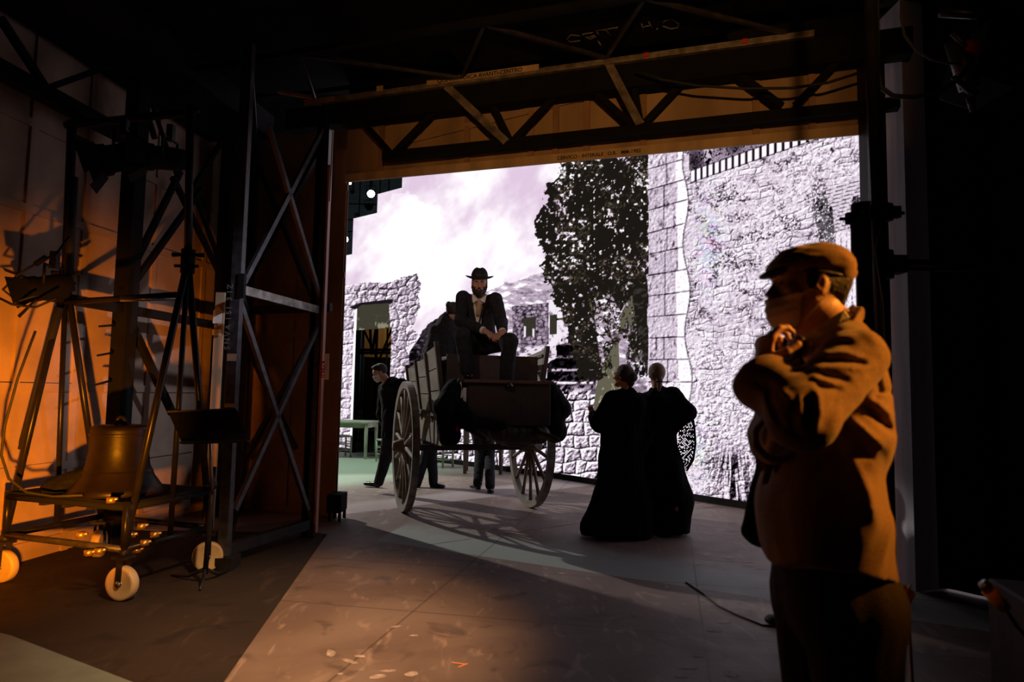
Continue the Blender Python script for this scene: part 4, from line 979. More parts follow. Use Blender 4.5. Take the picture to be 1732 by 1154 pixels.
# ---------------------------------------------------------------- head, hand
def frame(f, u=(0, 0, 1)):
    f = N_(f); u = N_(np.array(u) - f * np.dot(u, f)); return f, np.cross(u, f), u      # forward, left, up
def head(s, c, f, u=(0, 0, 1), sc=1.0, jaw=1.0, k=.012):
    f, l, u = frame(f, u); c = np.array(c, float)
    def p(a, b, d): return c + (f * a + l * b + u * d) * sc
    def E(a, b, d, r, kk=k, op='+'): s.ell(p(a, b, d), tuple(x * sc for x in r), f, u, kk, op)
    E(-.014, 0, .028, (.096, .077, .079), .02)
    s.bone(p(.035, 0, .015), p(.045, 0, -.075), (.050 * sc, .060 * sc), (.034 * sc, .036 * sc * jaw), f, .03)
    s.bone(p(.0, .04, -.055), p(.062, .012, -.092), .020 * sc, .016 * sc, None, .03); s.bone(p(.0, -.04, -.055), p(.062, -.012, -.092), .020 * sc, .016 * sc, None, .03)
    E(.066, 0, -.100, (.018, .020, .015), .02)
    E(.072, 0, .028, (.020, .052, .016), .02)
    for q in (1, -1):
        E(.098, q * .031, .000, (.020, .017, .009), .008, '-')
        E(.060, q * .046, -.020, (.020, .020, .018), .02)
        s.ell(p(-.008, q * .078, -.008), (.020 * sc, .008 * sc, .033 * sc), f + l * q * .35, u + f * -.15, .006)
        s.ell(p(.000, q * .086, -.004), (.009 * sc, .005 * sc, .018 * sc), f, u, .006, '-')
    s.bone(p(.084, 0, .010), p(.106, 0, -.027), .007 * sc, .0088 * sc, None, .010)
    s.bone(p(.066, 0, -.020), p(.094, 0, -.030), .013 * sc, .009 * sc, None, .008)
    for q in (1, -1): E(.096, q * .011, -.034, (.011, .008, .007), .008)
    E(.086, 0, -.058, (.012, .024, .007), .006); E(.083, 0, -.070, (.012, .021, .008), .006); E(.094, 0, -.0645, (.010, .020, .0022), .003, '-')
    return p, f, l, u
def hand(s, w_, d, nrm, side=1, curl=0.5, sc=1.0, thumb=.7):
    """hand at wrist w_, pointing along d, palm facing nrm; side +1 puts the thumb on cross(d, nrm)"""
    d = N_(d); nrm = N_(np.array(nrm) - d * np.dot(nrm, d)); x = np.cross(d, nrm) * side; w_ = np.array(w_, float)
    s.bone(w_ - d * .03 * sc, w_ + d * .02 * sc, (.019 * sc, .026 * sc), (.017 * sc, .030 * sc), nrm, .015)
    s.bone(w_ + d * .02 * sc, w_ + d * .078 * sc, (.014 * sc, .032 * sc), (.012 * sc, .038 * sc), nrm, .015)
    for i, (off, ln) in enumerate(((.030, .076), (.010, .085), (-.010, .079), (-.029, .062))):
        c = w_ + d * (.086 if i < 3 else .080) * sc + x * off * sc; dd = N_(d + x * (off * 1.2)); a = curl * (.55 + .12 * i)
        L = [ln * .45, ln * .30, ln * .25]; r = [.0095, .0086, .0075]; p = c - dd * .012 * sc; ang = 0.0
        for j in range(3):
            ang += a * (0.8 if j == 0 else 1.1); v = dd * math.cos(ang) + nrm * math.sin(ang); q = p + v * L[j] * sc
            s.bone(p, q, r[j] * sc, (r[j] - .0007) * sc, None, .004); p = q
    p = w_ + d * .022 * sc + x * .026 * sc; v = N_(d * .6 + x * thumb + nrm * (.25 + curl * .4)); q = p + v * .042 * sc
    s.bone(w_ + d * .01 * sc + x * .012 * sc, q, .014 * sc, .0115 * sc, None, .010); v2 = N_(v * .6 + d * .6 + nrm * curl * .5); s.bone(q, q + v2 * .034 * sc, .0108 * sc, .009 * sc, None, .005)
def eyes(p, f, sc, parent, m):
    for q in (1, -1):
        mb = MB().ball(p(.0725, q * .031, .001), .0118 * sc, 8); o = build('eye', mb, m, parent)
        mb = MB().ball(p(.0812, q * .031, .000), .0048 * sc, 6); build('iris', mb, M['ink'], o)
def shoe(name, heel, toe, parent, m, w_=.048, up=(0, 0, 1)):
    h_, t = np.array(heel, float), np.array(toe, float); d = N_(t - h_); u = N_(np.array(up) - d * np.dot(up, d))
    s = Solid(.02); s.bone(h_ + u * .04 + d * .03, t + u * .028 - d * .05, (.04, w_ * .75), (.028, w_), u); s.ell(t + u * .026 - d * .05, (.05, w_, .026), d, u); s.bone(h_ + u * .05 + d * .035, h_ + u * .09 + d * .03, .04, .042)
    l = np.cross(u, d)
    def post(g, F): return np.maximum(F, -((g - h_) @ u) + .002)
    o = solid_mesh(name, s, m, parent, .009, post)
    sol = Solid(.01); sol.bone(h_ + u * .006 + d * .03, t + u * .006 - d * .05, (.008, w_ * .85), (.008, w_ * 1.02), u); sol.bone(h_ + u * .012 + d * .02, h_ + u * .012 + d * .055, (.014, w_ * .75), None, u)
    solid_mesh('sole', sol, M['rubber'], o, .009); return o
def pcrease(L, ymax=1.80):
    """sculpted creases (+ groove, - ridge) whose course was read off the photograph"""
    def post(g, F):
        near = (np.abs(F) < .04) & (g[..., 1] < ymax); P = g[near]; x, y, _ = proj(P); add = np.zeros(len(P))
        for pts, amp, wd in L:
            Q = [(1090 + a / 2.79, 473 + b / 2.79) for a, b in pts]; best = np.full(len(P), 1e9); tt = np.zeros(len(P)); n = len(Q) - 1
            for i in range(n):
                ax, ay = Q[i]; bx_, by = Q[i + 1]; dx, dy = bx_ - ax, by - ay; l2 = dx * dx + dy * dy
                t = np.clip(((x - ax) * dx + (y - ay) * dy) / l2, 0, 1); d = np.hypot(x - ax - t * dx, y - ay - t * dy); m = d < best
                best = np.where(m, d, best); tt = np.where(m, (i + t) / n, tt)
            add += amp * np.exp(-(best / wd) ** 2) * np.clip(np.minimum(tt, 1 - tt) * 5 + .25, 0, 1)
        F[near] += add; return F
    return post
def gcut(pt, nrm):
    pt = np.array(pt); nrm = N_(nrm)
    return lambda g, F: np.maximum(F, (g - pt) @ nrm)
def chain(*fs):
    def post(g, F):
        for f in fs: F = f(g, F)
        return F
    return post
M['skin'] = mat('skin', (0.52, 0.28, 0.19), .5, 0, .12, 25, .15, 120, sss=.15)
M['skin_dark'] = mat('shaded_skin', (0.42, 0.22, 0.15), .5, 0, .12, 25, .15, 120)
M['eye'] = mat('eye_white', (0.28, 0.26, 0.24), .45, 0, 0, 5)
M['shoe'] = mat('polished_black_leather', (0.012, 0.012, 0.013), .22, 0, .2, 10)
M['suit'] = mat('black_wool', (0.010, 0.010, 0.013), .9, 0, .3, 30, .5, 160, spec=.15)
M['suit_grey'] = mat('charcoal_wool', (0.022, 0.022, 0.028), .9, 0, .3, 30, .5, 160, spec=.2)
M['dress'] = mat('black_dress_cloth', (0.004, 0.004, 0.005), .95, 0, .3, 20, .4, 120, spec=.06)
M['hair'] = mat('dark_hair', (0.018, 0.011, 0.007), .6, 0, .4, 90, .8, 220, stretch=(1, 1, .3))
M['hair_fair'] = mat('light_brown_hair', (0.20, 0.11, 0.065), .5, 0, .4, 90, .8, 220, stretch=(1, 1, .3))
M['white_cloth'] = mat('white_cotton', (0.70, 0.66, 0.62), .8, 0, .06, 20, .2, 90)
M['mask'] = mat('face_mask', (0.62, 0.60, 0.56), .8, 0, .05, 30, .2, 90)
M['tweed'] = mat('brown_tweed', (0.235, 0.130, 0.058), .85, 0, .22, 200, .16, 320, spec=.25, sheen=.2)
M['tweed_dark'] = mat('dark_brown_trouser_cloth', (0.030, 0.020, 0.014), .9, 0, .2, 160, .35, 220, spec=.2)
M['lining'] = mat('dark_lining', (0.012, 0.008, 0.007), .6, 0, .2, 20, .3, 60)
# ---------------------------------------------------------------- the capped man close on the right
man = thing('person', 'person in flat cap, face mask and brown jacket standing close on the right, arms folded', 'person', (.88, 1.85, 0))
HC = np.array((.806, 1.85, 1.758)); HF = np.array((-1.0, 0.03, .02))
NS, FS = np.array((.838, 1.665, 1.572)), np.array((.850, 2.03, 1.562))          # shoulders
NE, FE = np.array((.662, 1.565, 1.412)), np.array((.742, 1.92, 1.338))          # elbows
NW, FW = np.array((.640, 1.740, 1.512)), np.array((.672, 1.725, 1.352))         # wrists
bd_ = Solid(.02)
hp_, hf, hl, hu = head(bd_, HC, HF, (0.05, 0, 1), 1.0, 1.0)
bd_.bone(hp_(-.028, 0, -.05), (.868, 1.85, 1.60), .051, .060, None, .03)
bd_.bone((.868, 1.85, 1.60), (.87, 1.85, 1.50), .09, .11, None, .05)
bd_.bone((.87, 1.85, 1.53), NS + (0, .03, -.03), .05, .04, None, .04); bd_.bone(NS + (0, .02, -.03), NE, .04, .03, None, .02); bd_.bone(NE, NW, .03, .026, None, .02)
bd_.bone((.87, 1.85, 1.53), FS + (0, -.03, -.03), .05, .04, None, .04); bd_.bone(FS + (0, -.02, -.03), FE, .04, .03, None, .02); bd_.bone(FE, FW, .03, .026, None, .02)
hand(bd_, NW + (.002, .004, .010), (.12, .12, .98), (1, .25, -.1), -1, 1.25, 1.04, .75)
hand(bd_, FW, (.30, -.45, .82), (.6, -.2, -.5), 1, .75, 1.0, .7)
body = solid_mesh('body', bd_, M['skin'], man, .0042, None, smooth_it=1)
eyes(hp_, hf, 1.0, body, M['eye'])
eb = MB()
for q in (1, -1): build('eyebrow', MB().path([hp_(.090, q * .016, .020), hp_(.092, q * .030, .026), hp_(.080, q * .048, .021)], [.003, .005, .002], 6), M['hair'], body)
# hair: back and sides of the head under the cap, sideburn, stubbly jaw
hs_ = Solid(.01); hs_.ell(hp_(-.017, 0, .024), (.096, .081, .080), hf, hu); hs_.bone(hp_(-.080, 0, .01), hp_(-.076, 0, -.05), (.026, .055), (.018, .042), hf, .02)
for q in (1, -1): hs_.bone(hp_(.022, q * .077, .03), hp_(.020, q * .074, -.02), (.012, .006), (.008, .004), hf, .008)
def hair_cut(g, F):
    D = g - HC; a, b_, c_ = D @ hf, D @ hl, D @ hu
    F = np.maximum(F, c_ - .05); face = np.minimum(a - (.026 - .0 * c_), 9); F = np.maximum(F, a - .030)
    F = np.maximum(F, np.minimum(-(a + .018), 9) * 0 - 1) ; m = -(c_ + .002 + .62 * (-(a) - .030)) ; F = np.maximum(F, np.where(a > -.035, -c_ - .020 * (np.abs(b_) > .06) , -c_ - .072))
    return F + .0025 * (n3(g, .006, 3) - .5)
solid_mesh('hair', hs_, M['hair'], body, .004, hair_cut)
# mask: a pleated cup from nose bridge to chin
mk_ = Solid(.012); head(mk_, HC, HF, (0.05, 0, 1), 1.0)
mk_.ell(hp_(.062, 0, -.070), (.044, .044, .046), hf, hu, .02)
def mask_cut(g, F):
    D = g - HC; a, b_, c_ = D @ hf, D @ hl, D @ hu
    r = F - .0055
    ln = a - (.018 + .25 * np.clip(-.045 - c_, 0, 1)) - .0
    edge_top = c_ - (-.040 + .24 * np.clip(.105 - a, 0, 1)); edge_back = (.036 - .12 * np.clip(-.07 - c_, 0, 1)) - a; edge_bot = -(c_ + .122)
    fold = .0014 * np.sin((c_ + .32 * (a - .06)) * 260)
    return np.maximum.reduce([r + fold * (a > .05), edge_top, edge_back, edge_bot])
mk_o = solid_mesh('face_mask', mk_, M['mask'], man, .004, mask_cut)
for q in (1, -1):
    st = MB(); st.path([hp_(.040, q * .064, -.034), hp_(.012, q * .080, -.016), hp_(-.004, q * .088, .020), hp_(-.020, q * .090, .004)], .0016, 6); st.path([hp_(.030, q * .058, -.100), hp_(.004, q * .076, -.062), hp_(-.018, q * .086, -.030), hp_(-.022, q * .090, .0)], .0016, 6)
    build('ear_loop', st, M['mask'], mk_o)
# flat cap
cp = Solid(.02); cu = N_(hu + hf * -.10); cf = N_(hf + hu * -.04)
cp.ell(hp_(-.004, 0, .060), (.098, .090, .054), cf, cu); cp.ell(hp_(-.040, 0, .066), (.074, .086, .048), cf, cu, .02); cp.ell(hp_(-.066, 0, .040), (.056, .082, .050), cf, cu, .02); cp.ell(hp_(.056, 0, .046), (.050, .074, .022), cf, cu, .03)
cp.ell(hp_(-.01, 0, -.02), (.105, .079, .050), hf, hu, .006, '-')
def cap_cut(g, F):
    D = g - HC; a, b_, c_ = D @ hf, D @ hl, D @ hu
    F = np.maximum(F, (.020 + .10 * a) - c_); return F + .006 * (n3(g * (.8, 1, 2.6), .030, 5) - .5) * (np.abs(F) < .03)
cap_o = solid_mesh('flat_cap', cp, M['tweed'], man, .0045, cap_cut)
vz = Solid(.008); vz.ell(hp_(.080, 0, .036), (.052, .066, .013), N_(hf + hu * -.30), N_(hu + hf * .30)); solid_mesh('visor', vz, M['lining'], cap_o, .004)
build('cap_band', MB().path([hp_(-.095, q * .001, .020) if 0 else hp_(-.016 + .092 * math.cos(t), .083 * math.sin(t), .024 + .010 * math.cos(t)) for q, t in [(1, i * math.pi / 20) for i in range(-17, 18)]], .004, 6), M['lining'], cap_o)
# shirt, collar, bow
sh = Solid(.02); sh.bone((.855, 1.85, 1.585), (.855, 1.85, 1.30), (.080, .085), (.12, .15), (1, 0, 0))
sh.bone((.760, 1.85, 1.575), (.745, 1.85, 1.25), (.03, .07), (.03, .09), (1, 0, 0), .03)
def ring_cut(g, F): return np.maximum(F, g[..., 2] - (1.625 + .55 * (g[..., 0] - .86)))
solid_mesh('waistcoat', sh, M['lining'], man, .006, ring_cut)
co = MB()
for q in (1, -1):
    a = [(.755, 1.85 - q * .030, 1.600), (.795, 1.85 - q * .072, 1.636), (.862, 1.85 - q * .090, 1.682), (.880, 1.85 - q * .104, 1.640), (.812, 1.85 - q * .112, 1.572), (.765, 1.85 - q * .092, 1.532)]
    b_ = [(x - .004, y - q * .004, z) for x, y, z in a]; n = len(a)
    co.add(a + b_, [tuple(range(n)), tuple(range(2 * n - 1, n - 1, -1)), *[(i, (i + 1) % n, (i + 1) % n + n, i + n) for i in range(n)]])
    build('shirt_collar', co, M['white_cloth'], man); co = MB()
bw = Solid(.012); bw.ell((.742, 1.835, 1.590), (.024, .020, .022)); bw.ell((.742, 1.780, 1.588), (.016, .045, .026), (1, 0, 0), (0, .2, 1)); bw.ell((.742, 1.900, 1.588), (.016, .045, .026), (1, 0, 0), (0, -.2, 1)); bw.bone((.745, 1.83, 1.58), (.738, 1.82, 1.44), (.012, .03), (.010, .04), (1, 0, 0))
solid_mesh('neck_scarf', bw, M['lining'], man, .006, folds(.003, (0, .3, 1), .06, .02, 9))
# jacket
jk = Solid(.045)
jk.bone((.855, 1.85, 1.54), (.858, 1.85, 1.36), (.100, .195), (.120, .20), (1, 0, 0)); jk.bone((.858, 1.85, 1.36), (.828, 1.85, 1.16), (.120, .20), (.145, .205), (1, 0, 0)); jk.bone((.832, 1.85, 1.16), (.848, 1.85, .90), (.140, .205), (.155, .220), (1, 0, 0))
jk.ell((.875, 1.82, 1.47), (.10, .15, .12)); jk.ell((.880, 1.85, 1.61), (.055, .10, .055)); jk.bone((.870, 1.79, 1.615), NS + (.005, .02, -.005), .045, .060); jk.bone((.870, 1.91, 1.615), FS + (.0, -.01, -.005), .045, .060)
jk.bone((.755, 1.80, 1.42), (.735, 1.79, 1.00), (.05, .09), (.04, .12), (1, 0, 0))
body_part = [p for p in jk.p]
arm = Solid(.03)
arm.bone(NS + (.0, .01, -.02), NE + (.01, .0, 0), (.074, .082), (.072, .066), None, .04); arm.ell(NE + (.0, .0, -.005), (.072, .066, .070)); arm.bone(NE, NE + (NW - NE) * .93, .066, .066, None, .03)
arm.bone(NE + (NW - NE) * .4, NE + (NW - NE) * .84 + (-.030, -.01, -.014), .058, .060)
arm2 = Solid(.03)
arm2.bone(FS, FE, .08, .065, None, .04); arm2.bone(FE, FE + (FW - FE) * .95, .070, .062)
ARM_CR = [([(850, 322), (900, 300), (985, 305)], .009, 5), ([(860, 290), (920, 268), (1000, 270)], -.005, 5), ([(840, 355), (930, 340), (1040, 372)], -.007, 5), ([(850, 388), (920, 378), (1010, 392), (1050, 402)], .012, 5.5), ([(800, 420), (880, 412), (1000, 418), (1080, 410)], -.007, 4.5),
          ([(830, 450), (900, 462), (970, 480)], .012, 5), ([(790, 455), (860, 480), (910, 498)], -.008, 4), ([(800, 500), (880, 512), (930, 520)], .009, 5), ([(735, 545), (740, 620), (748, 700)], -.010, 5), ([(768, 560), (775, 630), (780, 690)], .014, 6),
          ([(800, 500), (825, 560), (828, 640), (805, 720)], -.010, 5.5), ([(640, 520), (690, 560), (680, 600)], -.008, 6), ([(600, 480), (590, 560), (620, 640), (680, 720)], .006, 7), ([(560, 520), (575, 600), (620, 690)], -.005, 5), ([(690, 640), (700, 700), (740, 745)], .007, 6),
          ([(900, 560), (880, 640), (840, 710)], .004, 8), ([(1000, 230), (1060, 260), (1110, 330)], -.003, 8), ([(520, 480), (560, 500), (600, 490)], .008, 6), ([(880, 240), (960, 225), (1040, 240)], .004, 6)]
BODY_CR = [([(1030, 590), (1100, 650), (1165, 720)], .014, 8), ([(1060, 560), (1120, 600), (1175, 650)], -.006, 6), ([(960, 650), (1040, 710), (1130, 790)], -.012, 7), ([(930, 690), (1000, 770), (1080, 850)], .011, 8), ([(940, 760), (990, 880), (1060, 1010), (1090, 1150)], -.012, 12), ([(890, 800), (940, 960), (960, 1150)], .007, 14),
           ([(1120, 780), (1130, 960), (1150, 1150)], .007, 12), ([(1095, 528), (1185, 532)], .006, 3), ([(790, 903), (862, 900)], .006, 3), ([(864, 850), (863, 902)], .006, 3), ([(1080, 420), (1110, 520), (1080, 580)], .008, 6)]
def hem(g, F): return np.maximum(F, (1.012 - .17 * (g[..., 0] - .85) - .0 + .02 * np.sin(g[..., 1] * 20)) - g[..., 2])
def neck_open(g, F):
    z = g[..., 2]; x = g[..., 0]; y = np.abs(g[..., 1] - 1.85)
    hole = np.maximum(np.sqrt(((x - .822) / .088) ** 2 + (y / .112) ** 2) - 1, 0) * .07 + np.clip(1.56 - z, 0, 1) * .3 - .004
    vee = (y - (.014 + .32 * np.clip(z - 1.22, 0, 1) * .75)) * .8; vee = np.maximum(np.maximum(vee, x - .80), -(z - 1.22))
    return np.maximum(np.maximum(F, -hole * np.where(z > 1.5, 1, 1)), -vee)
def back_vent(g, F): return F
def arm_folds(g, F):
    near = np.abs(F) < .05; P = g[near]; ax = N_(NE - NS); t = (P - NS) @ ax
    # deep creases fanning out from the elbow crook and armpit
    src1 = np.array((.735, 1.60, 1.47)); D = P - src1; ang = np.arctan2(D[:, 2], D[:, 0]); r = np.linalg.norm(D[:, [0, 2]], axis=1)
    w_ = np.exp(-((r - .09) / .075) ** 2); c1 = np.abs(np.sin(ang * 5.2 + 2.2 * n3(P, .06, 4) + 1.1 * n3(P, .02, 5))) ** .7 - .55
    src2 = np.array((.66, 1.58, 1.37)); D = P - src2; r2 = np.linalg.norm(D, axis=1); ang2 = np.arctan2(D[:, 2] + .02, -D[:, 0] + .05)
    w2 = np.exp(-((r2 - .05) / .06) ** 2); c2 = np.abs(np.sin(ang2 * 3.6 + 2.5 * n3(P, .05, 7))) ** .7 - .5
    F[near] += -.011 * w_ * c1 * -1.0 + .008 * w2 * c2
    return F
torso_folds = chain(folds(.0035, (-.45, 0, -1), .22, .085, 11), pcrease(BODY_CR))
jo = solid_mesh('jacket', jk, M['tweed'], man, .0065, chain(torso_folds, neck_open, hem), smooth_it=1)
def grooves(g, F):       # back yoke seam, side seam and armhole creases
    near = np.abs(F) < .03; P = g[near]; F[near] += .004 * np.exp(-((P[:, 2] - 1.335) / .004) ** 2) * (P[:, 0] > .93); return F
sl_ = solid_mesh('near_sleeve', arm, M['tweed'], jo, .0055, chain(folds(.0022, (1, 0, .1), .09, .035, 14), pcrease(ARM_CR), gcut(NE + (NW - NE) * .90, NW - NE)), smooth_it=1)
s2_ = solid_mesh('far_sleeve', arm2, M['tweed'], jo, .0065, chain(folds(.006, N_(FW - FE) + (0, 0, .6), .09, .04, 15), gcut(FE + (FW - FE) * .88, FW - FE)), smooth_it=1)
cf1 = Solid(.01); cf1.bone(FE + (FW - FE) * .70, FE + (FW - FE) * 1.0, .050, .042); solid_mesh('shirt_cuff', cf1, M['white_cloth'], man, .005, chain(gcut(FE + (FW - FE) * .99, FW - FE), gcut(FE + (FW - FE) * .6, FE - FW)))
cf2 = Solid(.01); cf2.bone(NE + (NW - NE) * .76, NE + (NW - NE) * .96, .044, .042); solid_mesh('shirt_cuff', cf2, M['tweed_dark'], man, .005, chain(gcut(NE + (NW - NE) * .93, NW - NE), gcut(NE + (NW - NE) * .6, NE - NW)))
# lapels and collar
lpm = MB()
for q in (1, -1):
    y0 = 1.85 - q * .0
    a = [(.885, 1.85 - q * .088, 1.668), (.850, 1.85 - q * .108, 1.640), (.808, 1.85 - q * .118, 1.590), (.792, 1.85 - q * .132, 1.545), (.745, 1.85 - q * .140, 1.50), (.715, 1.85 - q * .115, 1.42), (.690, 1.85 - q * .060, 1.27), (.700, 1.85 - q * .035, 1.25), (.742, 1.85 - q * .066, 1.42), (.770, 1.85 - q * .090, 1.545), (.830, 1.85 - q * .094, 1.622), (.872, 1.85 - q * .078, 1.682)]
    b_ = [(x - .007, y - q * .007, z + .002) for x, y, z in a]; n = len(a)
    lpm = MB().add(a + b_, [tuple(range(n)), tuple(range(2 * n - 1, n - 1, -1)), *[(i, (i + 1) % n, (i + 1) % n + n, i + n) for i in range(n)]])
    build('lapel', lpm, M['tweed'], jo, .002)
ck = Solid(.012); cpts = [(.812, 1.728, 1.578), (.868, 1.736, 1.638), (.910, 1.780, 1.680), (.925, 1.85, 1.694), (.910, 1.920, 1.680), (.868, 1.964, 1.638), (.812, 1.972, 1.578)]
V_ = lambda q: np.array(q)
cpts = [np.array(c) for c in cpts]
for a, b_ in zip(cpts[:-1], cpts[1:]): ck.bone(a - V_((0, 0, .010)), b_ - V_((0, 0, .010)), (.023, .009), None, (.25, 0, 1))
solid_mesh('jacket_collar', ck, M['tweed'], jo, .005)
pass
build('lapel_pin', MB().ball(at(1373, 583, 1.705), .004, 6), M['yellow'], jo)
# trousers and shoes
tq = Solid(.04); tq.bone((.85, 1.85, 1.05), (.865, 1.85, .93), (.14, .17), (.14, .18), (1, 0, 0))
for y_, kx in ((1.755, .0), (1.945, -.02)):
    tq.bone((.865, y_, .93), (.885 + kx, y_, .52), (.125, .098), (.082, .078), (1, 0, 0)); tq.bone((.885 + kx, y_, .52), (.915 + kx, y_, .08), (.08, .076), (.075, .068), (1, 0, 0))
solid_mesh('trousers', tq, M['tweed_dark'], man, .009, chain(folds(.005, (0, 0, 1), .25, .06, 21), lambda g, F: np.maximum(F, .055 - g[..., 2])))
for y_, kx in ((1.755, .0), (1.945, -.02)): shoe('shoe', (.985 + kx, y_, .007), (.70 + kx, y_ - .02, .007), man, M['shoe'])
# person in black half hidden behind him, with a bag
hid = thing('person', 'person in black almost hidden behind the capped man, one shoe tip showing', 'person', (1.72, 4.1, 0))
hb = Solid(.03); hx, hy = 1.80, 4.05
hp2, f2, l2, u2 = head(hb, (hx - .02, hy, 1.50), (-1, 0, 0)); hb.bone((hx, hy, 1.44), (hx, hy, 1.32), .05, .06); hb.bone((hx, hy, 1.30), (hx, hy, .95), (.09, .15), (.10, .14), (1, 0, 0))
for y_ in (-.2, .2): hb.bone((hx, hy + y_ * .7, 1.28), (hx - .02, hy + y_, 1.0), .045, .035); hb.bone((hx - .02, hy + y_, 1.0), (hx - .12, hy + y_ * .9, .80), .035, .025); hand(hb, (hx - .12, hy + y_ * .9, .80), (-.4, 0, -.9), (0, -y_, 0), 1, .5)
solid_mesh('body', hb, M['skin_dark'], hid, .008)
ct = Solid(.05); ct.bone((hx, hy, 1.30), (hx, hy, .95), (.12, .19), (.13, .17), (1, 0, 0)); ct.bone((hx, hy, .95), (hx, hy, .5), (.16, .19), (.17, .2), (1, 0, 0))
for y_ in (-.2, .2): ct.bone((hx, hy + y_ * .8, 1.28), (hx - .02, hy + y_, 1.0), .065, .055); ct.bone((hx - .02, hy + y_, 1.0), (hx - .11, hy + y_ * .9, .83), .05, .045)
solid_mesh('coat', ct, M['dress'], hid, .014, folds(.006, (0, 0, 1), .2, .05, 31))
tr_ = Solid(.03)
for y_, a in ((-.09, 0), (.09, -.06)): tr_.bone((hx, hy + y_, .75), (hx + a, hy + y_, .07), .085, .055)
solid_mesh('trousers', tr_, M['dress'], hid, .012, lambda g, F: np.maximum(F, .04 - g[..., 2]))
so = fl(1296, 1060); shoe('shoe', (so[0] + .30, so[1] + .03, .007), (so[0], so[1] + .03, .007), hid, M['rubber']); shoe('shoe', (hx + .1, hy + .15, .007), (hx - .18, hy + .12, .007), hid, M['rubber'])
hr = Solid(.01); hr.ell((hx, hy, 1.54), (.105, .085, .095)); solid_mesh('hair', hr, M['hair'], hid, .008, lambda g, F: np.maximum(F, np.minimum(-(g[..., 0] - (hx - .05)), 9) * 1.0 - 0 * F) * 1.0 if 0 else np.maximum(F, (hx - .055) - g[..., 0]))
bgc = np.array(at(1288, 862, 2.25)); bag = thing('shoulder_bag', 'soft rounded black shoulder bag bulging out in front of the capped man\'s hip', 'bag', tuple(bgc))
bs_ = Solid(.05); bs_.bone(bgc + (.05, .02, .13), bgc + (.045, .02, -.07), (.06, .05), (.105, .06), (1, 0, 0)); solid_mesh('bag_body', bs_, M['cloth_black'], bag, .009, folds(.004, (0, 0, 1), .15, .05, 33))
build('strap', MB().path([tuple(bgc + (.03, 0, .16)), tuple(bgc + (.10, .0, .40)), (.80, 2.12, 1.45), (.88, 2.05, 1.66)], .012, 8), M['cloth_black'], bag)
# ---------------------------------------------------------------- people further off
def V3(*a): return np.array(a, float)
def limbs(s, pts, r, k=.02):
    for (a, b), (ra, rb) in zip(zip(pts[:-1], pts[1:]), zip(r[:-1], r[1:])): s.bone(a, b, ra, rb, None, k)
# --- bearded man sitting on the cart
Yc = 7.75
def bp(px, py, Y=Yc): return V3(*at(px, py, Y))
sit = thing('person', 'bearded person in a black hat and dark suit sitting on the front of the cart', 'person', tuple(bp(812, 600)))
hc = bp(811, 480, 7.62); f_ = N_(V3(.02, -1, -.16))
b = Solid(.02); p_, hf_, hl_, hu_ = head(b, hc, f_, (0, .0, 1), 1.08)
chest = bp(808, 528, 7.80); pel = bp(810, 585, 7.95)
b.bone(p_(-.02, 0, -.06), chest + (0, 0, .10), .06, .07); b.bone(chest + (0, 0, .08), pel, (.16, .10), (.15, .11), (1, 0, 0), .05)
Rs, Ls = bp(783, 503, 7.80), bp(838, 506, 7.80)               # image left / image right shoulder
Re, Le = bp(779, 543, 7.66), bp(848, 545, 7.66)
Rw, Lw = bp(820, 560, 7.38), bp(850, 562, 7.36)
limbs(b, [Rs, Re, Rw], [.05, .04, .028]); limbs(b, [Ls, Le, Lw], [.05, .04, .028])
Rh_d = N_(bp(838, 571, 7.30) - Rw); hand(b, Rw, Rh_d, (0.1, .4, -.9), 1, .55, 1.05)
Lh_d = N_(bp(829, 578, 7.28) - Lw); hand(b, Lw, Lh_d, (-.1, .5, -.85), -1, .8, 1.05)
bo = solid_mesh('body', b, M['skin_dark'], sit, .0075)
eyes(p_, hf_, 1.08, bo, M['eye'])
for q in (1, -1): build('eyebrow', MB().path([p_(.094, q * .014, .022), p_(.094, q * .030, .026), p_(.080, q * .046, .020)], [.004, .006, .003], 6), M['hair'], bo)
br_ = Solid(.015); br_.bone(p_(.070, .0, -.088), p_(.060, 0, -.125), (.050, .036), (.040, .030), hl_, .02)
for q in (1, -1): br_.bone(p_(.012, q * .070, -.03), p_(.055, q * .045, -.09), (.014, .02), (.022, .026), hf_, .02); br_.bone(p_(.098, q * .004, -.050), p_(.088, q * .030, -.066), .008, .007, None, .005)
solid_mesh('beard', br_, M['hair'], bo, .007, lambda g, F: F + .004 * (n3(g, .012, 3) - .5))
hr = Solid(.01); hr.ell(p_(-.02, 0, .03), (.104, .090, .092), hf_, hu_); solid_mesh('hair', hr, M['hair'], bo, .009, lambda g, F: np.maximum(np.maximum(F, (g - p_(.02, 0, 0)) @ hf_), -(g - p_(0, 0, -.03)) @ hu_))
ht = Solid(.012); bu = N_(hu_ + hf_ * .06); hb_ = p_(-.012, 0, .066)
ht.ell(hb_ + bu * .035, (.110, .090, .075), hf_, bu); ht.ell(hb_ + bu * .075 - hf_ * .01, (.085, .062, .040), hf_, bu, .02)
ht.bone(hb_ + bu * .125 + hf_ * .06, hb_ + bu * .125 - hf_ * .06, .022, .020, None, .02, '-')
hat = solid_mesh('hat', ht, M['suit_grey'], sit, .008, lambda g, F: np.maximum(F, -((g - hb_) @ bu)))
brm = Solid(.008); brm.ell(hb_ + bu * .004, (.162, .160, .018), hf_, bu)
def brim_post(g, F):
    s_ = np.abs((g - hb_) @ hl_); return F
def curl(o, amt):
    inv = np.array(root_mat(o.parent)); 
    for v in o.data.vertices:
        P = inv[:3, :3] @ np.array(v.co) + inv[:3, 3]; a = (P - hb_) @ hl_; v.co.z += amt * (abs(a) / .15) ** 3 - .012
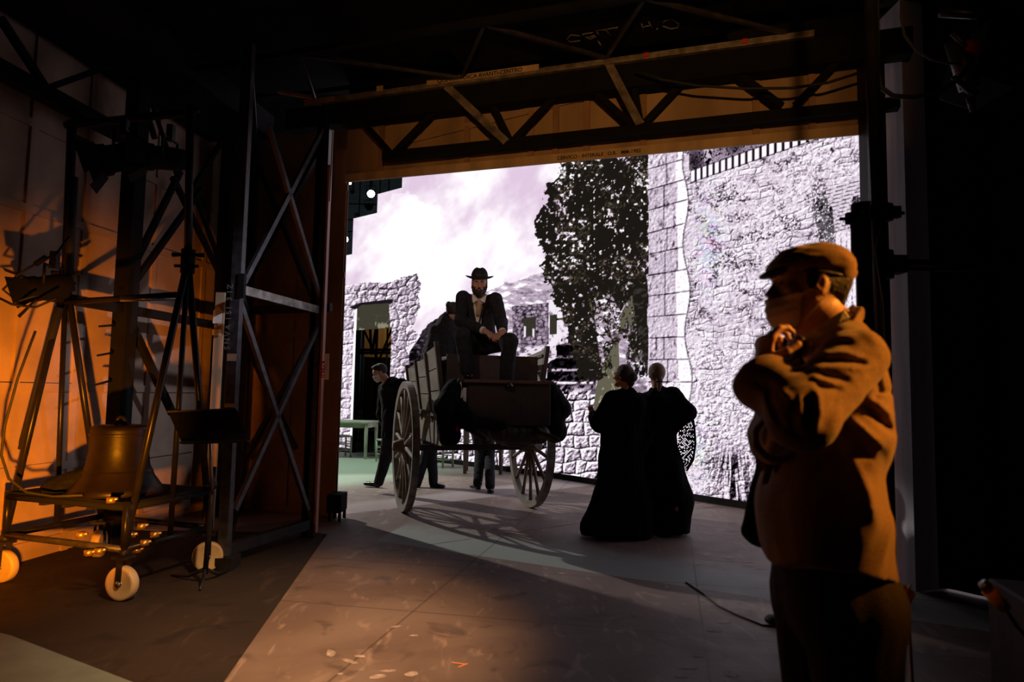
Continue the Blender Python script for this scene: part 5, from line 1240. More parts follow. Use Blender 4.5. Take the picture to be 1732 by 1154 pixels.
bro = solid_mesh('brim', brm, M['suit_grey'], hat, .007); curl(bro, .022)
bnd = MB().lathe([(.093, -.001), (.0945, .028), (.092, .030)], (0, 0, 0), 24); bnd.v = [tuple(hb_ + hf_ * (v[0] * 1.19) + hl_ * v[1] + bu * (v[2] + .008)) for v in bnd.v]; build('hat_band', bnd, M['ink'], hat)
# shirt, scarf, waistcoat
shs = Solid(.02); shs.bone(p_(-.015, 0, -.10), chest + (0, -.03, .08), .066, .085); shs.bone(chest + (0, -.06, .08), chest + (0.01, -.075, -.14), (.055, .05), (.035, .05), (1, 0, 0)); solid_mesh('shirt', shs, M['white_cloth'], sit, .009, folds(.004, (0, 0, 1), .12, .03, 3))
sc_ = MB()
for q in (1, -1): sc_.add([tuple(p_(.035, q * .012, -.13)), tuple(p_(.055, q * .075, -.135)), tuple(p_(.075, q * .060, -.195)), tuple(p_(.085, q * .018, -.175)), tuple(p_(.02, q * .08, -.10))], [(0, 4, 1, 2, 3)])
build('shirt_collar', sc_, M['white_cloth'], sit)
ti = Solid(.01); ti.bone(p_(.085, 0, -.16), chest + (.008, -.155, -.05), (.018, .010), (.026, .012), (1, 0, 0)); solid_mesh('tie', ti, mat('straw_tie', (.48, .36, .22), .7), sit, .006)
ja = Solid(.04)
ja.bone(chest + (0, .02, .07), pel + (0, .0, .02), (.19, .12), (.19, .145), (1, 0, 0)); ja.bone(chest + (-.02, 0, .10), Rs, .06, .072); ja.bone(chest + (.02, 0, .10), Ls, .06, .072)
def vneck(c, n, w0, w1, z0):
    def post(g, F):
        D = g - c; a = D @ hf_; s_ = np.abs(D @ hl_); z = D[..., 2]
        cut = np.maximum(np.maximum(s_ - (w0 + (w1 - w0) * np.clip((z - z0) / .30, 0, 1.3)), -a), z0 - z)
        return np.maximum(F, -cut)
    return post
jk_ = solid_mesh('jacket', ja, M['suit_grey'], sit, .010, chain(folds(.006, (.3, 0, 1), .15, .05, 41), vneck(chest + (.005, 0, 0), f_, .008, .085, -.17)))
for nm, pts, sd in (('sleeve', [Rs, Re, Re + (Rw - Re) * .90], 51), ('sleeve', [Ls, Le, Le + (Lw - Le) * .90], 52)):
    a_ = Solid(.03); limbs(a_, pts, [.078, .068, .055]); solid_mesh(nm, a_, M['suit_grey'], jk_, .010, chain(folds(.007, (1, .3, .1), .1, .045, sd), gcut(pts[2], pts[2] - pts[1])))
for a_, b_ in ((Re, Rw), (Le, Lw)): c_ = Solid(.01); c_.bone(a_ + (b_ - a_) * .84, a_ + (b_ - a_) * .99, .042, .040); solid_mesh('shirt_cuff', c_, M['white_cloth'], sit, .007, gcut(a_ + (b_ - a_) * .97, b_ - a_))
for q in (1, -1):
    c0 = chest + (.005, -.118, 0); L = [(.020, .165), (.075, .175), (.098, .10), (.070, .095), (.085, .07), (.022, -.16), (.006, -.165), (.055, .05)]
    mb = MB(); a_ = [(c0[0] + q * x, c0[1] - .012 * (1 - abs(z) * 2) + .25 * max(0, z - .06), c0[2] + z) for x, z in L]; b_ = [(x, y + .012, z) for x, y, z in a_]; n = len(a_)
    mb.add(a_ + b_, [tuple(range(n)), tuple(range(2 * n - 1, n - 1, -1)), *[(i, (i + 1) % n, (i + 1) % n + n, i + n) for i in range(n)]]); build('lapel', mb, M['suit_grey'], jk_)
hipR, hipL = pel + (-.09, -.02, 0), pel + (.09, -.02, 0)
kR, kL = bp(783, 568, 7.42), bp(862, 578, 7.40); aR, aL = bp(790, 628, 7.50), bp(857, 640, 7.52)
tr2 = Solid(.04); tr2.ell(pel, (.18, .15, .12)); limbs(tr2, [hipR, kR, aR + (0, 0, .02)], [.10, .088, .075], .03); limbs(tr2, [hipL, kL, aL + (0, 0, -.02)], [.10, .088, .078], .03)
solid_mesh('trousers', tr2, M['suit_grey'], sit, .011, folds(.007, (.1, -.3, 1), .16, .05, 43))
shoe('shoe', aR + (.01, .05, -.085), aR + (.03, -.20, -.085), sit, M['shoe']); shoe('shoe', aL + (0, .05, -.11), aL + (.03, -.20, -.11), sit, M['shoe'])
# --- person hunched behind him in the cart
hn = thing('person', 'person with tied up dark hair and grey shawl hunched behind the bearded man', 'person', tuple(bp(752, 600, 8.6)))
b = Solid(.02); hc2 = bp(768, 528, 8.55); fh = N_(V3(.55, .75, -.25)); q_, qf, ql, qu = head(b, hc2, fh, (0, 0, 1), 1.0)
b.bone(q_(-.02, 0, -.06), bp(752, 560, 8.6), .05, .08); b.bone(bp(752, 560, 8.6), bp(742, 615, 8.7), (.13, .10), (.14, .12), (1, 0, 0), .05)
limbs(b, [bp(735, 560, 8.6), bp(728, 600, 8.4), bp(750, 608, 8.25)], [.045, .04, .028]); hand(b, bp(750, 608, 8.25), (.8, -.5, -.2), (0, -.3, -1), 1, .6)
limbs(b, [bp(768, 562, 8.65), bp(775, 600, 8.7), bp(772, 612, 8.5)], [.045, .04, .028]); hand(b, bp(772, 612, 8.5), (.3, -.8, -.2), (0, -.3, -1), -1, .6)
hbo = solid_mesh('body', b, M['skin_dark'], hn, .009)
h_ = Solid(.012); h_.ell(q_(-.022, 0, .028), (.105, .086, .096), qf, qu); h_.ell(q_(-.12, 0, .05), (.040, .045, .045)); solid_mesh('hair', h_, M['hair'], hbo, .009, lambda g, F: np.maximum(F, (g - q_(.045, 0, 0)) @ qf))
cl = Solid(.06); cl.bone(bp(756, 545, 8.58), bp(742, 600, 8.66), (.12, .12), (.20, .17), (1, 0, 0)); cl.bone(bp(742, 600, 8.66), bp(740, 650, 8.75), (.20, .18), (.22, .2), (1, 0, 0)); limbs(cl, [bp(736, 560, 8.58), bp(727, 603, 8.4), bp(744, 610, 8.28)], [.08, .07, .06]); limbs(cl, [bp(768, 560, 8.62), bp(776, 600, 8.68), bp(772, 610, 8.52)], [.08, .07, .05])
solid_mesh('shawl', cl, M['suit_grey'], hn, .013, folds(.008, (.3, 0, 1), .2, .05, 44))
# --- masked man in a dark suit striding left by the wheel
Yw = 9.75
def wp_(px, py, Y=Yw): return V3(*at(px, py, Y))
wk = thing('person', 'person in dark suit and white face mask striding left behind the left wheel', 'person', tuple(fl(650, 822)))
b = Solid(.02); hc3 = wp_(642, 630); fw_ = N_(V3(-.82, -.30, -.42)); q_, qf, ql, qu = head(b, hc3, fw_, (-.25, 0, 1), 1.0)
b.bone(q_(-.02, 0, -.06), wp_(660, 655), .055, .07); b.bone(wp_(664, 662), wp_(668, 722), (.10, .12), (.10, .12), (0, 1, 0), .05)
Sn, Sf = wp_(679, 650, 9.58), wp_(650, 658, 9.9); limbs(b, [Sn, wp_(690, 690, 9.5), wp_(700, 660, 9.2)], [.05, .04, .03]); hand(b, wp_(700, 660, 9.2), (.6, -.7, .1), (0, 0, -1), 1, .7)
limbs(b, [Sf, wp_(648, 700, 9.85), wp_(658, 735, 9.8)], [.05, .04, .03]); hand(b, wp_(658, 735, 9.8), (.2, 0, -1), (1, 0, 0), 1, .5)
wb_ = solid_mesh('body', b, M['skin'], wk, .009); eyes(q_, qf, 1.0, wb_, M['eye'])
h_ = Solid(.012); h_.ell(q_(-.022, 0, .030), (.104, .085, .096), qf, qu); h_.ell(q_(.03, 0, .100), (.05, .06, .022), qf, qu)
solid_mesh('hair', h_, M['hair'], wb_, .008, lambda g, F: np.maximum(np.maximum(F, ((g - q_(.06, 0, .06)) @ N_(qf - qu * .9))), -((g - q_(-.05, 0, -.045)) @ N_(qu + qf * -.55))) + .004 * (n3(g, .014, 3) - .5))
mk3 = Solid(.012); head(mk3, hc3, fw_, (-.25, 0, 1), 1.0); mk3.ell(q_(.062, 0, -.070), (.046, .046, .046), qf, qu, .02)
solid_mesh('face_mask', mk3, M['mask'], wk, .007, lambda g, F: np.maximum.reduce([F - .006, (g - hc3) @ qu + .018, .034 - (g - hc3) @ qf, -.125 - (g - hc3) @ qu]))
ja = Solid(.05); ja.bone(wp_(664, 662, 9.75), wp_(668, 700, 9.72), (.14, .19), (.15, .17), (0, 1, 0)); ja.bone(wp_(668, 700, 9.72), wp_(668, 735, 9.75), (.16, .18), (.19, .19), (0, 1, 0)); ja.bone(wp_(660, 650, 9.75), Sn, .06, .07); ja.bone(wp_(660, 650, 9.75), Sf, .06, .07)
ja.ell(wp_(668, 654, 9.7), (.14, .19, .10)); ja.bone(wp_(664, 648, 9.74), wp_(668, 665, 9.72), .085, .15)
jw = solid_mesh('jacket', ja, M['suit'], wk, .011, chain(folds(.006, (.2, 0, 1), .2, .06, 45), lambda g, F: np.maximum(F, wp_(660, 741)[2] - g[..., 2])))
for pts, sd in (([Sn, wp_(692, 690, 9.5), wp_(700, 666, 9.25)], 46), ([Sf, wp_(646, 700, 9.85), wp_(656, 730, 9.8)], 47)):
    a_ = Solid(.03); limbs(a_, pts, [.085, .078, .060]); solid_mesh('sleeve', a_, M['suit'], jw, .011, folds(.006, (1, 0, .1), .1, .05, sd))
kc = Solid(.01); kc.bone(wp_(656, 652), wp_(662, 646), .058, .055); solid_mesh('shirt_collar', kc, M['white_cloth'], wk, .008, gcut(wp_(661, 645), wp_(665, 642) - wp_(656, 652)))
tw_ = Solid(.03); limbs(tw_, [wp_(660, 735, 9.75), wp_(652, 775, 9.8), wp_(641, 815, 9.85)], [.11, .085, .068]); limbs(tw_, [wp_(674, 735, 9.75), wp_(690, 775, 9.6), wp_(694, 812, 9.5)], [.11, .085, .068])
solid_mesh('trousers', tw_, M['suit_grey'], wk, .011, folds(.007, (.1, 0, 1), .25, .05, 48))
g1, g2 = fl(643, 826), fl(614, 812); shoe('shoe', (g1[0], g1[1], .012), (g1[0] - .27, g1[1] + .10, .03), wk, M['shoe']); g1 = fl(697, 828); shoe('shoe', (g1[0] + .02, g1[1], .012), (g1[0] - .24, g1[1] + .02, .012), wk, M['shoe'])
# --- two people pushing, seen below the cart
def pusher(lb, px0, Y, pelv, kn, an, dirn, seed, headpx, m):
    t = thing('person', lb, 'person', tuple(fl(an[0][0], an[0][1])))
    def w_(px, py, y=Y): return V3(*at(px, py, y))
    b = Solid(.02); h0 = w_(*headpx); fd = N_(V3(*dirn)); q_, qf, ql, qu = head(b, h0, fd, (0, 0, 1)); pc = w_(*pelv); ch_ = (pc + h0) * .5 + V3(0, 0, .10) * .5
    b.bone(q_(-.02, 0, -.06), ch_ + (0, 0, .1), .05, .06); b.bone(ch_ + (0, 0, .05), pc, (.17, .11), (.15, .12), ql, .05)
    jk = Solid(.05); jk.bone(ch_ + (0, 0, .05), pc, (.19, .14), (.18, .15), ql); tq = Solid(.03)
    for q in (1, -1):
        s0 = ch_ + ql * q * .18 + (0, 0, .05); e0 = s0 + qf * .18 + (0, 0, -.18); h1 = e0 + qf * .22 + (0, 0, .06)
        limbs(b, [s0, e0, h1], [.05, .04, .028]); hand(b, h1, qf, (0, 0, -1), q, .6); limbs(jk, [s0, e0, e0 + (h1 - e0) * .85], [.075, .065, .055])
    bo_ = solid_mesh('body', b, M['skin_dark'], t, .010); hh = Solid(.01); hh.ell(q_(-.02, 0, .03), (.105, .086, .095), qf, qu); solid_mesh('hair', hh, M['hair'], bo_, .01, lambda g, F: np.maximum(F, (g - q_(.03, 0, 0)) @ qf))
    solid_mesh('jacket', jk, M['suit'], t, .014, folds(.007, (.2, 0, 1), .2, .05, seed))
    for i in (0, 1):
        k_, a_ = w_(*kn[i]), V3(*fl(an[i][0], an[i][1], .09)); limbs(tq, [pc + ql * (.09 if i else -.09) * 1, k_, a_], [.11, .082, .066])
        toe = V3(an[i][3], an[i][4], 0) if len(an[i]) > 3 else V3(0, 1, 0); gr = V3(a_[0], a_[1], .008); shoe('shoe', gr - toe * .06, gr + toe * .21, t, m)
    solid_mesh('trousers', tq, M['suit_grey'], t, .012, folds(.008, (.1, 0, 1), .22, .05, seed + 1)); return t
pusher('person in grey trousers pushing at the back of the cart, legs seen below its axle', 815, 10.8, (815, 715), [(812, 765), (828, 765)], [(808, 818, 10.05, -.5, .8), (829, 822, 9.75, .1, -1)], (-.1, -.6, -.5), 61, (800, 650), M['shoe'])
pusher('person in black walking between the left wheel and the cart bed, one leg striding out', 735, 10.7, (735, 712), [(722, 762), (730, 762)], [(706, 815, 9.35, -.8, -.4), (733, 815, 9.25, .9, -.5)], (.5, -.6, -.5), 71, (752, 655), M['shoe'])
# --- two women in long black dresses
def gown(s, top, pts, k=.05):
    for (c0, r0), (c1, r1) in zip(pts[:-1], pts[1:]): s.bone(c0, c1, r0, r1, (1, 0, 0), k)
def wm(px, py, Y): return V3(*at(px, py, Y))
w1 = thing('person', 'woman with a dark bun in a long flared black dress, the left of the two', 'person', tuple(fl(1035, 897)))
Y1 = 7.15; b = Solid(.02); hc4 = wm(1053, 636, Y1); fd = N_(V3(-.85, .50, .05)); q_, qf, ql, qu = head(b, hc4, fd, (-.08, 0, 1), .98)
b.bone(q_(-.02, 0, -.06), wm(1058, 672, Y1), .05, .07); b.bone(wm(1058, 675, Y1), wm(1055, 760, Y1), (.14, .10), (.13, .11), (1, 0, 0), .05)
limbs(b, [wm(1035, 676, Y1 - .05), wm(1012, 715, Y1 + .05), wm(1003, 700, Y1 + .35)], [.045, .036, .025]); hand(b, wm(1003, 700, Y1 + .35), (-.3, .5, .75), (.5, .5, 0), 1, .7)
limbs(b, [wm(1082, 680, Y1 + .1), wm(1092, 730, Y1 + .1), wm(1080, 765, Y1 - .02)], [.045, .036, .025]); hand(b, wm(1080, 765, Y1 - .02), (-.4, .1, -.9), (0, 1, 0), 1, .5)
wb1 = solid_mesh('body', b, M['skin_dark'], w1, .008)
h_ = Solid(.012); h_.ell(q_(-.025, 0, .025), (.100, .088, .100), qf, qu); h_.ell(q_(-.115, 0, -.005), (.048, .055, .055)); h_.ell(q_(-.10, 0, -.06), (.035, .045, .05)); solid_mesh('hair', h_, M['hair'], wb1, .008, lambda g, F: np.maximum(F, (g - q_(.045, 0, 0)) @ qf) + .004 * (n3(g, .015, 3) - .5))
d_ = Solid(.06); g0 = V3(*fl(1035, 893))
gown(d_, 0, [(wm(1060, 668, Y1), (.10, .09)), (wm(1056, 690, Y1), (.20, .14)), (wm(1050, 745, Y1), (.19, .15)), (wm(1050, 775, Y1), (.21, .17)), (V3(g0[0] + .04, Y1, .35), (.30, .24)), (V3(g0[0] - .02, Y1 + .0, .06), (.375, .28))])
d_.ell(wm(1060, 682, Y1), (.20, .16, .09)); limbs(d_, [wm(1037, 676, Y1 - .05), wm(1013, 716, Y1 + .05), wm(1006, 706, Y1 + .28)], [.095, .082, .068], .04); limbs(d_, [wm(1080, 680, Y1 + .1), wm(1092, 735, Y1 + .1), wm(1082, 762, Y1)], [.095, .085, .07], .04)
solid_mesh('dress', d_, M['dress'], w1, .013, chain(folds(.012, (.05, 0, 1), .5, .07, 81), lambda g, F: np.maximum(F, .012 + .025 * np.sin(g[..., 0] * 9) ** 2 - g[..., 2])))
for x_ in (-.12, .08): shoe('shoe', (g0[0] + x_ + .1, Y1 + .0, .007), (g0[0] + x_ - .13, Y1 + .10, .007), w1, M['shoe'])
w2 = thing('person', 'woman with a fair ponytail in a black dress with net shawl, hand on hip', 'person', tuple(fl(1120, 890)))
Y2 = 7.35; b = Solid(.02); hc5 = wm(1110, 634, Y2); fd = N_(V3(-.15, .98, .05)); q_, qf, ql, qu = head(b, hc5, fd, (0, 0, 1), .98)
b.bone(q_(-.02, 0, -.06), wm(1112, 672, Y2), .05, .07); b.bone(wm(1112, 675, Y2), wm(1115, 765, Y2), (.14, .10), (.13, .11), (1, 0, 0), .05)
limbs(b, [wm(1142, 668, Y2), wm(1164, 700, Y2 - .15), wm(1134, 722, Y2)], [.045, .036, .026]); hand(b, wm(1134, 722, Y2), (-.9, .1, -.3), (0, 1, 0), 1, .4)
limbs(b, [wm(1086, 680, Y2), wm(1076, 730, Y2), wm(1084, 770, Y2)], [.045, .036, .025]); hand(b, wm(1084, 770, Y2), (.1, 0, -1), (1, 0, 0), 1, .4)
ft_ = wm(1143, 858, 7.15); limbs(b, [wm(1128, 800, 7.3), wm(1140, 838, 7.22), ft_], [.06, .045, .035]); b.bone(ft_, ft_ + (.02, .0, -.10), .034, .03)
wb2 = solid_mesh('body', b, M['skin'], w2, .008)
h_ = Solid(.012); h_.ell(q_(-.020, 0, .028), (.108, .088, .104), qf, qu); h_.bone(q_(-.10, 0, -.05), q_(-.105, .005, -.17), (.036, .03), (.018, .02), None, .02); solid_mesh('hair', h_, M['hair_fair'], wb2, .008, lambda g, F: np.maximum(F, (g - q_(.045, 0, 0)) @ qf) + .005 * (n3(g * (1, 1, .3), .010, 3) - .5))
build('hair_tie', MB().path([tuple(q_(-.098, .035 * math.cos(t), -.07 + .0 * t)[:3] + qf * .034 * math.sin(t)) for t in np.linspace(0, 6.0, 12)], .008, 6, closed=True), M['ink'], wb2)
d_ = Solid(.06); g0 = V3(*fl(1125, 886))
gown(d_, 0, [(wm(1113, 664, Y2), (.09, .08)), (wm(1113, 690, Y2), (.20, .14)), (wm(1114, 745, Y2), (.17, .14)), (wm(1116, 775, Y2), (.21, .17)), (V3(g0[0] - .08, Y2 - .03, .36), (.225, .22)), (V3(g0[0] - .09, Y2 - .03, .08), (.20, .22))])
d_.ell(wm(1113, 680, Y2), (.20, .16, .10)); limbs(d_, [wm(1138, 668, Y2), wm(1163, 698, Y2 - .14), wm(1140, 722, Y2)], [.085, .080, .060], .04); limbs(d_, [wm(1088, 680, Y2), wm(1078, 730, Y2), wm(1083, 764, Y2)], [.085, .075, .06], .04)
d_.bone(wm(1138, 790, 7.2), wm(1136, 860, 7.15), (.08, .08), (.07, .07), (1, 0, 0))
solid_mesh('dress', d_, M['dress'], w2, .013, chain(folds(.012, (.05, 0, 1), .5, .07, 85), lambda g, F: np.maximum(F, .012 + .03 * np.sin(g[..., 0] * 8) ** 2 + .10 * ss(g0[0] + .08, g0[0] + .30, g[..., 0]) - g[..., 2]), lambda g, F: np.maximum(F, -(np.linalg.norm(g - (ft_ + V3(0, -.08, -.02)), axis=-1) - .055))))
shoe('shoe', (ft_[0] + .02, ft_[1] - .02, .03), (ft_[0] + .06, ft_[1] + .20, .007), w2, M['shoe']); shoe('shoe', (g0[0] - .1, Y2 - .05, .007), (g0[0] - .12, Y2 + .19, .007), w2, M['shoe'])
# net shawl hanging from the elbow
nt_ = MB(); rows_ = 44
def shp(t): 
    l = np.interp(t, [0, .25, .6, 1], [1168, 1148, 1146, 1152]); r = np.interp(t, [0, .2, .5, .8, 1], [1172, 1175, 1177, 1173, 1162]); return l, r
for i in range(rows_):
    t0, t1 = i / rows_, (i + 1) / rows_; py0, py1 = 705 + 92 * t0, 705 + 92 * t1
    l0, r0 = shp(t0); l1, r1 = shp(t1); n = 14
    for k in range(n):
        a, c = l0 + (r0 - l0) * k / n, l0 + (r0 - l0) * (k + 1) / n; d, e = l1 + (r1 - l1) * k / n, l1 + (r1 - l1) * (k + 1) / n
        if (i + k) % 2 and rnd.random() < .9 or rnd.random() < .42: nt_.quad(at(a, py0, 7.3), at(c, py0, 7.3), at(e, py1, 7.3), at(d, py1, 7.3))
    nt_.quad(at(r0 - 2.5, py0, 7.29), at(r0 + 1, py0, 7.29), at(r1 + 1, py1, 7.29), at(r1 - 2.5, py1, 7.29))
so_ = build('net_shawl', nt_, M['dress'], w2); sm_ = so_.modifiers.new('thick', 'SOLIDIFY'); sm_.thickness = .006; so_['kind'] = 'stuff'
# ---------------------------------------------------------------- the cart
M['cart_wood'] = mat('old_grey_timber', (0.20, 0.18, 0.14), .75, 0, .3, 5, .25, 30, stretch=(1, .25, 1))
M['cart_dark'] = mat('dark_stained_timber', (0.045, 0.026, 0.018), .7, 0, .3, 5, .2, 30)
M['cart_plank'] = mat('red_brown_plank', (0.11, 0.055, 0.035), .6, 0, .3, 5, .2, 30)
M['rim'] = mat('weathered_wheel_rim', (0.19, 0.17, 0.14), .65, 0, .3, 7, .2, 30)
M['spoke'] = mat('weathered_spoke', (0.16, 0.12, 0.085), .7, 0, .3, 9, .2, 30)
CR = math.radians(18); cart = thing('cart', 'old two wheeled wooden farm cart with tall spoked wheels and flared plank sides', 'cart', (-.51, 8.65, 0), CR)
def cb(name, mb, m, par=None, bevel=0.0):      # cart-local: x along the axle, -y towards the near end
    o = mesh_obj(name, mb.v, mb.f, m, par or cart, mb.sm, bevel); return o
Rw_ = .785
def wheel(sx, dz=0):
    c = (sx, 0, Rw_ + .006); R = Matrix.Rotation(math.radians(90), 3, 'Y')
    hub = cb('wheel', MB().lathe([(.001, -.15), (.055, -.15), (.062, -.12), (.092, -.05), (.10, 0), (.092, .05), (.062, .12), (.055, .15), (.001, .15)], c, 24, R), M['spoke'])
    prof = [(Rw_ - .085, -.035), (Rw_ - .004, -.042), (Rw_ - .004, .042), (Rw_ - .085, .035), (Rw_ - .085, -.035)]
    cb('rim', MB().lathe(prof, c, 72, R, False), M['rim'], hub, 0)
    cb('iron_tyre', MB().lathe([(Rw_ - .006, -.040), (Rw_, -.040), (Rw_, .040), (Rw_ - .006, .040), (Rw_ - .006, -.040)], c, 72, R, False), M['worn_steel'], hub)
    for k in range(14):
        a = 2 * math.pi * (k + .35) / 14; d = Vector((0, math.cos(a), math.sin(a)))
        cb('spoke', MB().path([Vector(c) + d * .10, Vector(c) + d * .25, Vector(c) + d * .5, Vector(c) + d * (Rw_ - .07)], [.034, .026, .021, .026], 8), M['spoke'], hub)
    return hub
wheel(-.81); wheel(.81)
cb('axle', MB().bar((-.95, 0, .77), (.95, 0, .77), .07, .075), M['cart_dark'], bevel=.006)
cb('bed', MB().box((0, .05, 1.20), (1.18, 2.05, .06)), M['cart_dark'], bevel=.004)
for x in (-.42, .42): cb('frame_beam', MB().bar((x, -1.25, 1.12), (x, 1.2, 1.12), .08, .11), M['cart_dark'], bevel=.006); cb('axle_block', MB().box((x, 0, .94), (.09, .30, .28)), M['cart_wood'], bevel=.01)
for x in (-.53, .55):
    s_ = -1 if x < 0 else 1
    # flared side of three panels
    for k, (y0, y1, h) in enumerate(((-.90, -.32, .70), (-.30, .34, .62), (.36, 1.02, .55))):
        mb = MB(); n = 3
        for i in range(n):
            z0, z1 = i / n + .01, (i + 1) / n - .008
            pts = []
            for y in (y0, y1):
                hy = h + (.06 if (k == 0 and y == y0) else 0)
                for z in (z0, z1):
                    xx = x + s_ * .09 * z
                    for d in (0, .025): pts.append((xx + s_ * d, y, 1.22 + hy * z))
            mb.add(pts, [(0, 2, 3, 1), (4, 5, 7, 6), (0, 1, 5, 4), (2, 6, 7, 3), (0, 4, 6, 2), (1, 3, 7, 5)])
        cb('side_panel', mb, M['cart_wood'])
    for y, h in ((-.93, .79), (-.31, .70), (.35, .64), (1.04, .60)): cb('side_post', MB().bar((x, y, 1.10), (x + s_ * .09 + s_ * .03, y, 1.22 + h), .05, .07, (0, 1, 0)), M['cart_dark'], bevel=.006)
    cb('lower_skirt', MB().box((x + s_ * .0, -.1, 1.02), (.03, 1.5, .34)), M['cart_wood'])
    cb('top_rail', MB().bar((x + s_ * .08, -.9, 1.90), (x + s_ * .08, 1.04, 1.76), .035, .03), M['cart_dark'])
cb('tail_board', MB().box((0, 1.05, 1.5), (1.08, .03, .50)), M['cart_wood'])
cb('seat_board', MB().box((.02, -.72, 1.84), (1.04, .36, .04)), M['cart_dark'], bevel=.005)
cb('front_board', MB().box((.02, -.90, 1.57), (1.08, .03, .62)), M['cart_dark'], bevel=.003)
cb('foot_board', MB().box((.08, -1.16, 1.575), (1.02, .42, .035)), M['cart_plank'], bevel=.005)
cb('front_apron', MB().box((.10, -1.30, 1.33), (.94, .035, .46)), M['cart_dark'], bevel=.01)
cb('apron_side', MB().box((-.37, -1.1, 1.32), (.03, .40, .40)), M['cart_dark']); cb('apron_side', MB().box((.56, -1.1, 1.32), (.03, .40, .40)), M['cart_dark'])
sv_ = Solid(.06)
def cl_(x, y, z): return np.array(Matrix.Translation(cart.location) @ Matrix.Rotation(CR, 4, 'Z') @ Vector((x, y, z)))
# shafts folded underneath
for x in (-.30, .42): cb('shaft', MB().path([(x, -1.0, 1.10), (x, -1.45, 1.02), (x * 1.05, -1.85, .99)], [.045, .04, .032], 8), M['cart_dark'])
def soft(name, lb, cat, prims, m, post, vox=.013):
    s_ = Solid(.05)
    for a, b, ra, rb in prims: s_.bone(cl_(*a), cl_(*b), ra, rb)
    t = solid_mesh(name, s_, m, None, vox, post); tag(t, lb, cat); return t
soft('cloth_bundle', 'dark cloth bundle hanging over the right front corner of the cart above the wheel', 'bundle', [((.66, -1.05, 1.50), (.82, -1.0, 1.28), .10, .12), ((.72, -1.0, 1.22), (.80, -.9, 1.02), .12, .13)], M['cloth_black'], folds(.012, (0, 0, 1), .2, .06, 91))
soft('coat', 'black coat slung over the left front corner of the cart beside the seated man', 'coat', [((-.50, -1.22, 1.50), (-.62, -1.28, 1.30), .10, .11), ((-.62, -1.28, 1.30), (-.55, -1.25, 1.0), .09, .12), ((-.50, -1.22, 1.35), (-.36, -1.36, 1.14), .09, .09), ((-.36, -1.36, 1.14), (.0, -1.36, 1.10), .07, .05)], M['cloth_black'], folds(.012, (.2, 0, 1), .2, .06, 92))
soft('sacking', 'dark sagging sackcloth slung beneath the front apron of the cart', 'sacking', [((.0, -1.25, 1.02), (.5, -1.2, 1.00), .10, .10), ((.15, -1.15, .96), (.35, -1.1, .93), .09, .08)], M['cart_dark'], folds(.01, (0, 0, 1), .15, .05, 93))
rc = Solid(.02); p1, p2 = V3(*at(757, 727, 7.25)), V3(*at(774, 726, 7.22)); rc.bone(p1, p2, (.05, .012), (.035, .012), (0, 0, 1)); rr_ = solid_mesh('red_cloth', rc, M['red'], None, .007, folds(.005, (1, 0, 0), .05, .03, 94)); tag(rr_, 'small bright red cloth poking out beneath the black coat on the cart', 'cloth')
wbx = thing('box', 'pale cardboard box with an open flap wedged at the left front of the cart', 'box', at(783, 667, 7.3))
c_ = V3(*at(786, 668, 7.33)); build('carton', MB().box(tuple(c_), (.17, .06, .15), Matrix.Rotation(.3, 3, 'Z')), M['label'], wbx)
mf = MB(); mf.quad(at(769, 660, 7.28), at(780, 645, 7.28), at(783, 672, 7.27), at(773, 676, 7.27)); so_ = build('flap', mf, M['white_cloth'], wbx); sm_ = so_.modifiers.new('t', 'SOLIDIFY'); sm_.thickness = .006
stp = MB().path([at(762, 668, 7.25), at(768, 655, 7.25), at(777, 641, 7.28)], .012, 8); tag(build('lever', stp, M['tube']), 'short bright metal lever leaning at the left front corner of the cart', 'lever')

# ---------------------------------------------------------------- table, bench and ladder back chairs on the stage
M['green_wood'] = mat('pale_green_painted_wood', (0.36, 0.40, 0.29), .65, 0, .2, 8, .1, 40)
M['brown_wood'] = mat('brown_chair_wood', (0.10, 0.06, 0.045), .6, 0, .2, 8, .1, 40)
def table(x, y, rz, L, Wd, H, m, lb, grp=None):
    t = thing('table', lb, 'table', (x, y, 0), rz)
    def q(name, mb, bev=.004): return mesh_obj(name, mb.v, mb.f, m, t, mb.sm, bev)
    q('tabletop', MB().box((0, 0, H - .02), (L, Wd, .04)))
    for sy in (-1, 1): q('apron', MB().box((0, sy * (Wd / 2 - .06), H - .09), (L - .12, .025, .10)))
    for sx in (-1, 1): q('end_apron', MB().box((sx * (L / 2 - .06), 0, H - .09), (.025, Wd - .12, .10)))
    for sx in (-1, 1):
        for sy in (-1, 1): q('leg', MB().path([(sx * (L / 2 - .06), sy * (Wd / 2 - .06), H - .04), (sx * (L / 2 - .06), sy * (Wd / 2 - .06), 0.006)], [.045, .034], 4))
    return t
tp_ = fl(617, 777); table(tp_[0] - .62, tp_[1] + .35, -.12, 1.5, .8, .80, M['green_wood'], 'pale green wooden table with square legs in front of the ruin doorway')
tp2 = fl(787, 802); table(tp2[0] + .31, tp2[1] + .22, .0, .76, .55, .95, M['brown_wood'], 'small tall dark brown table standing behind the cart')
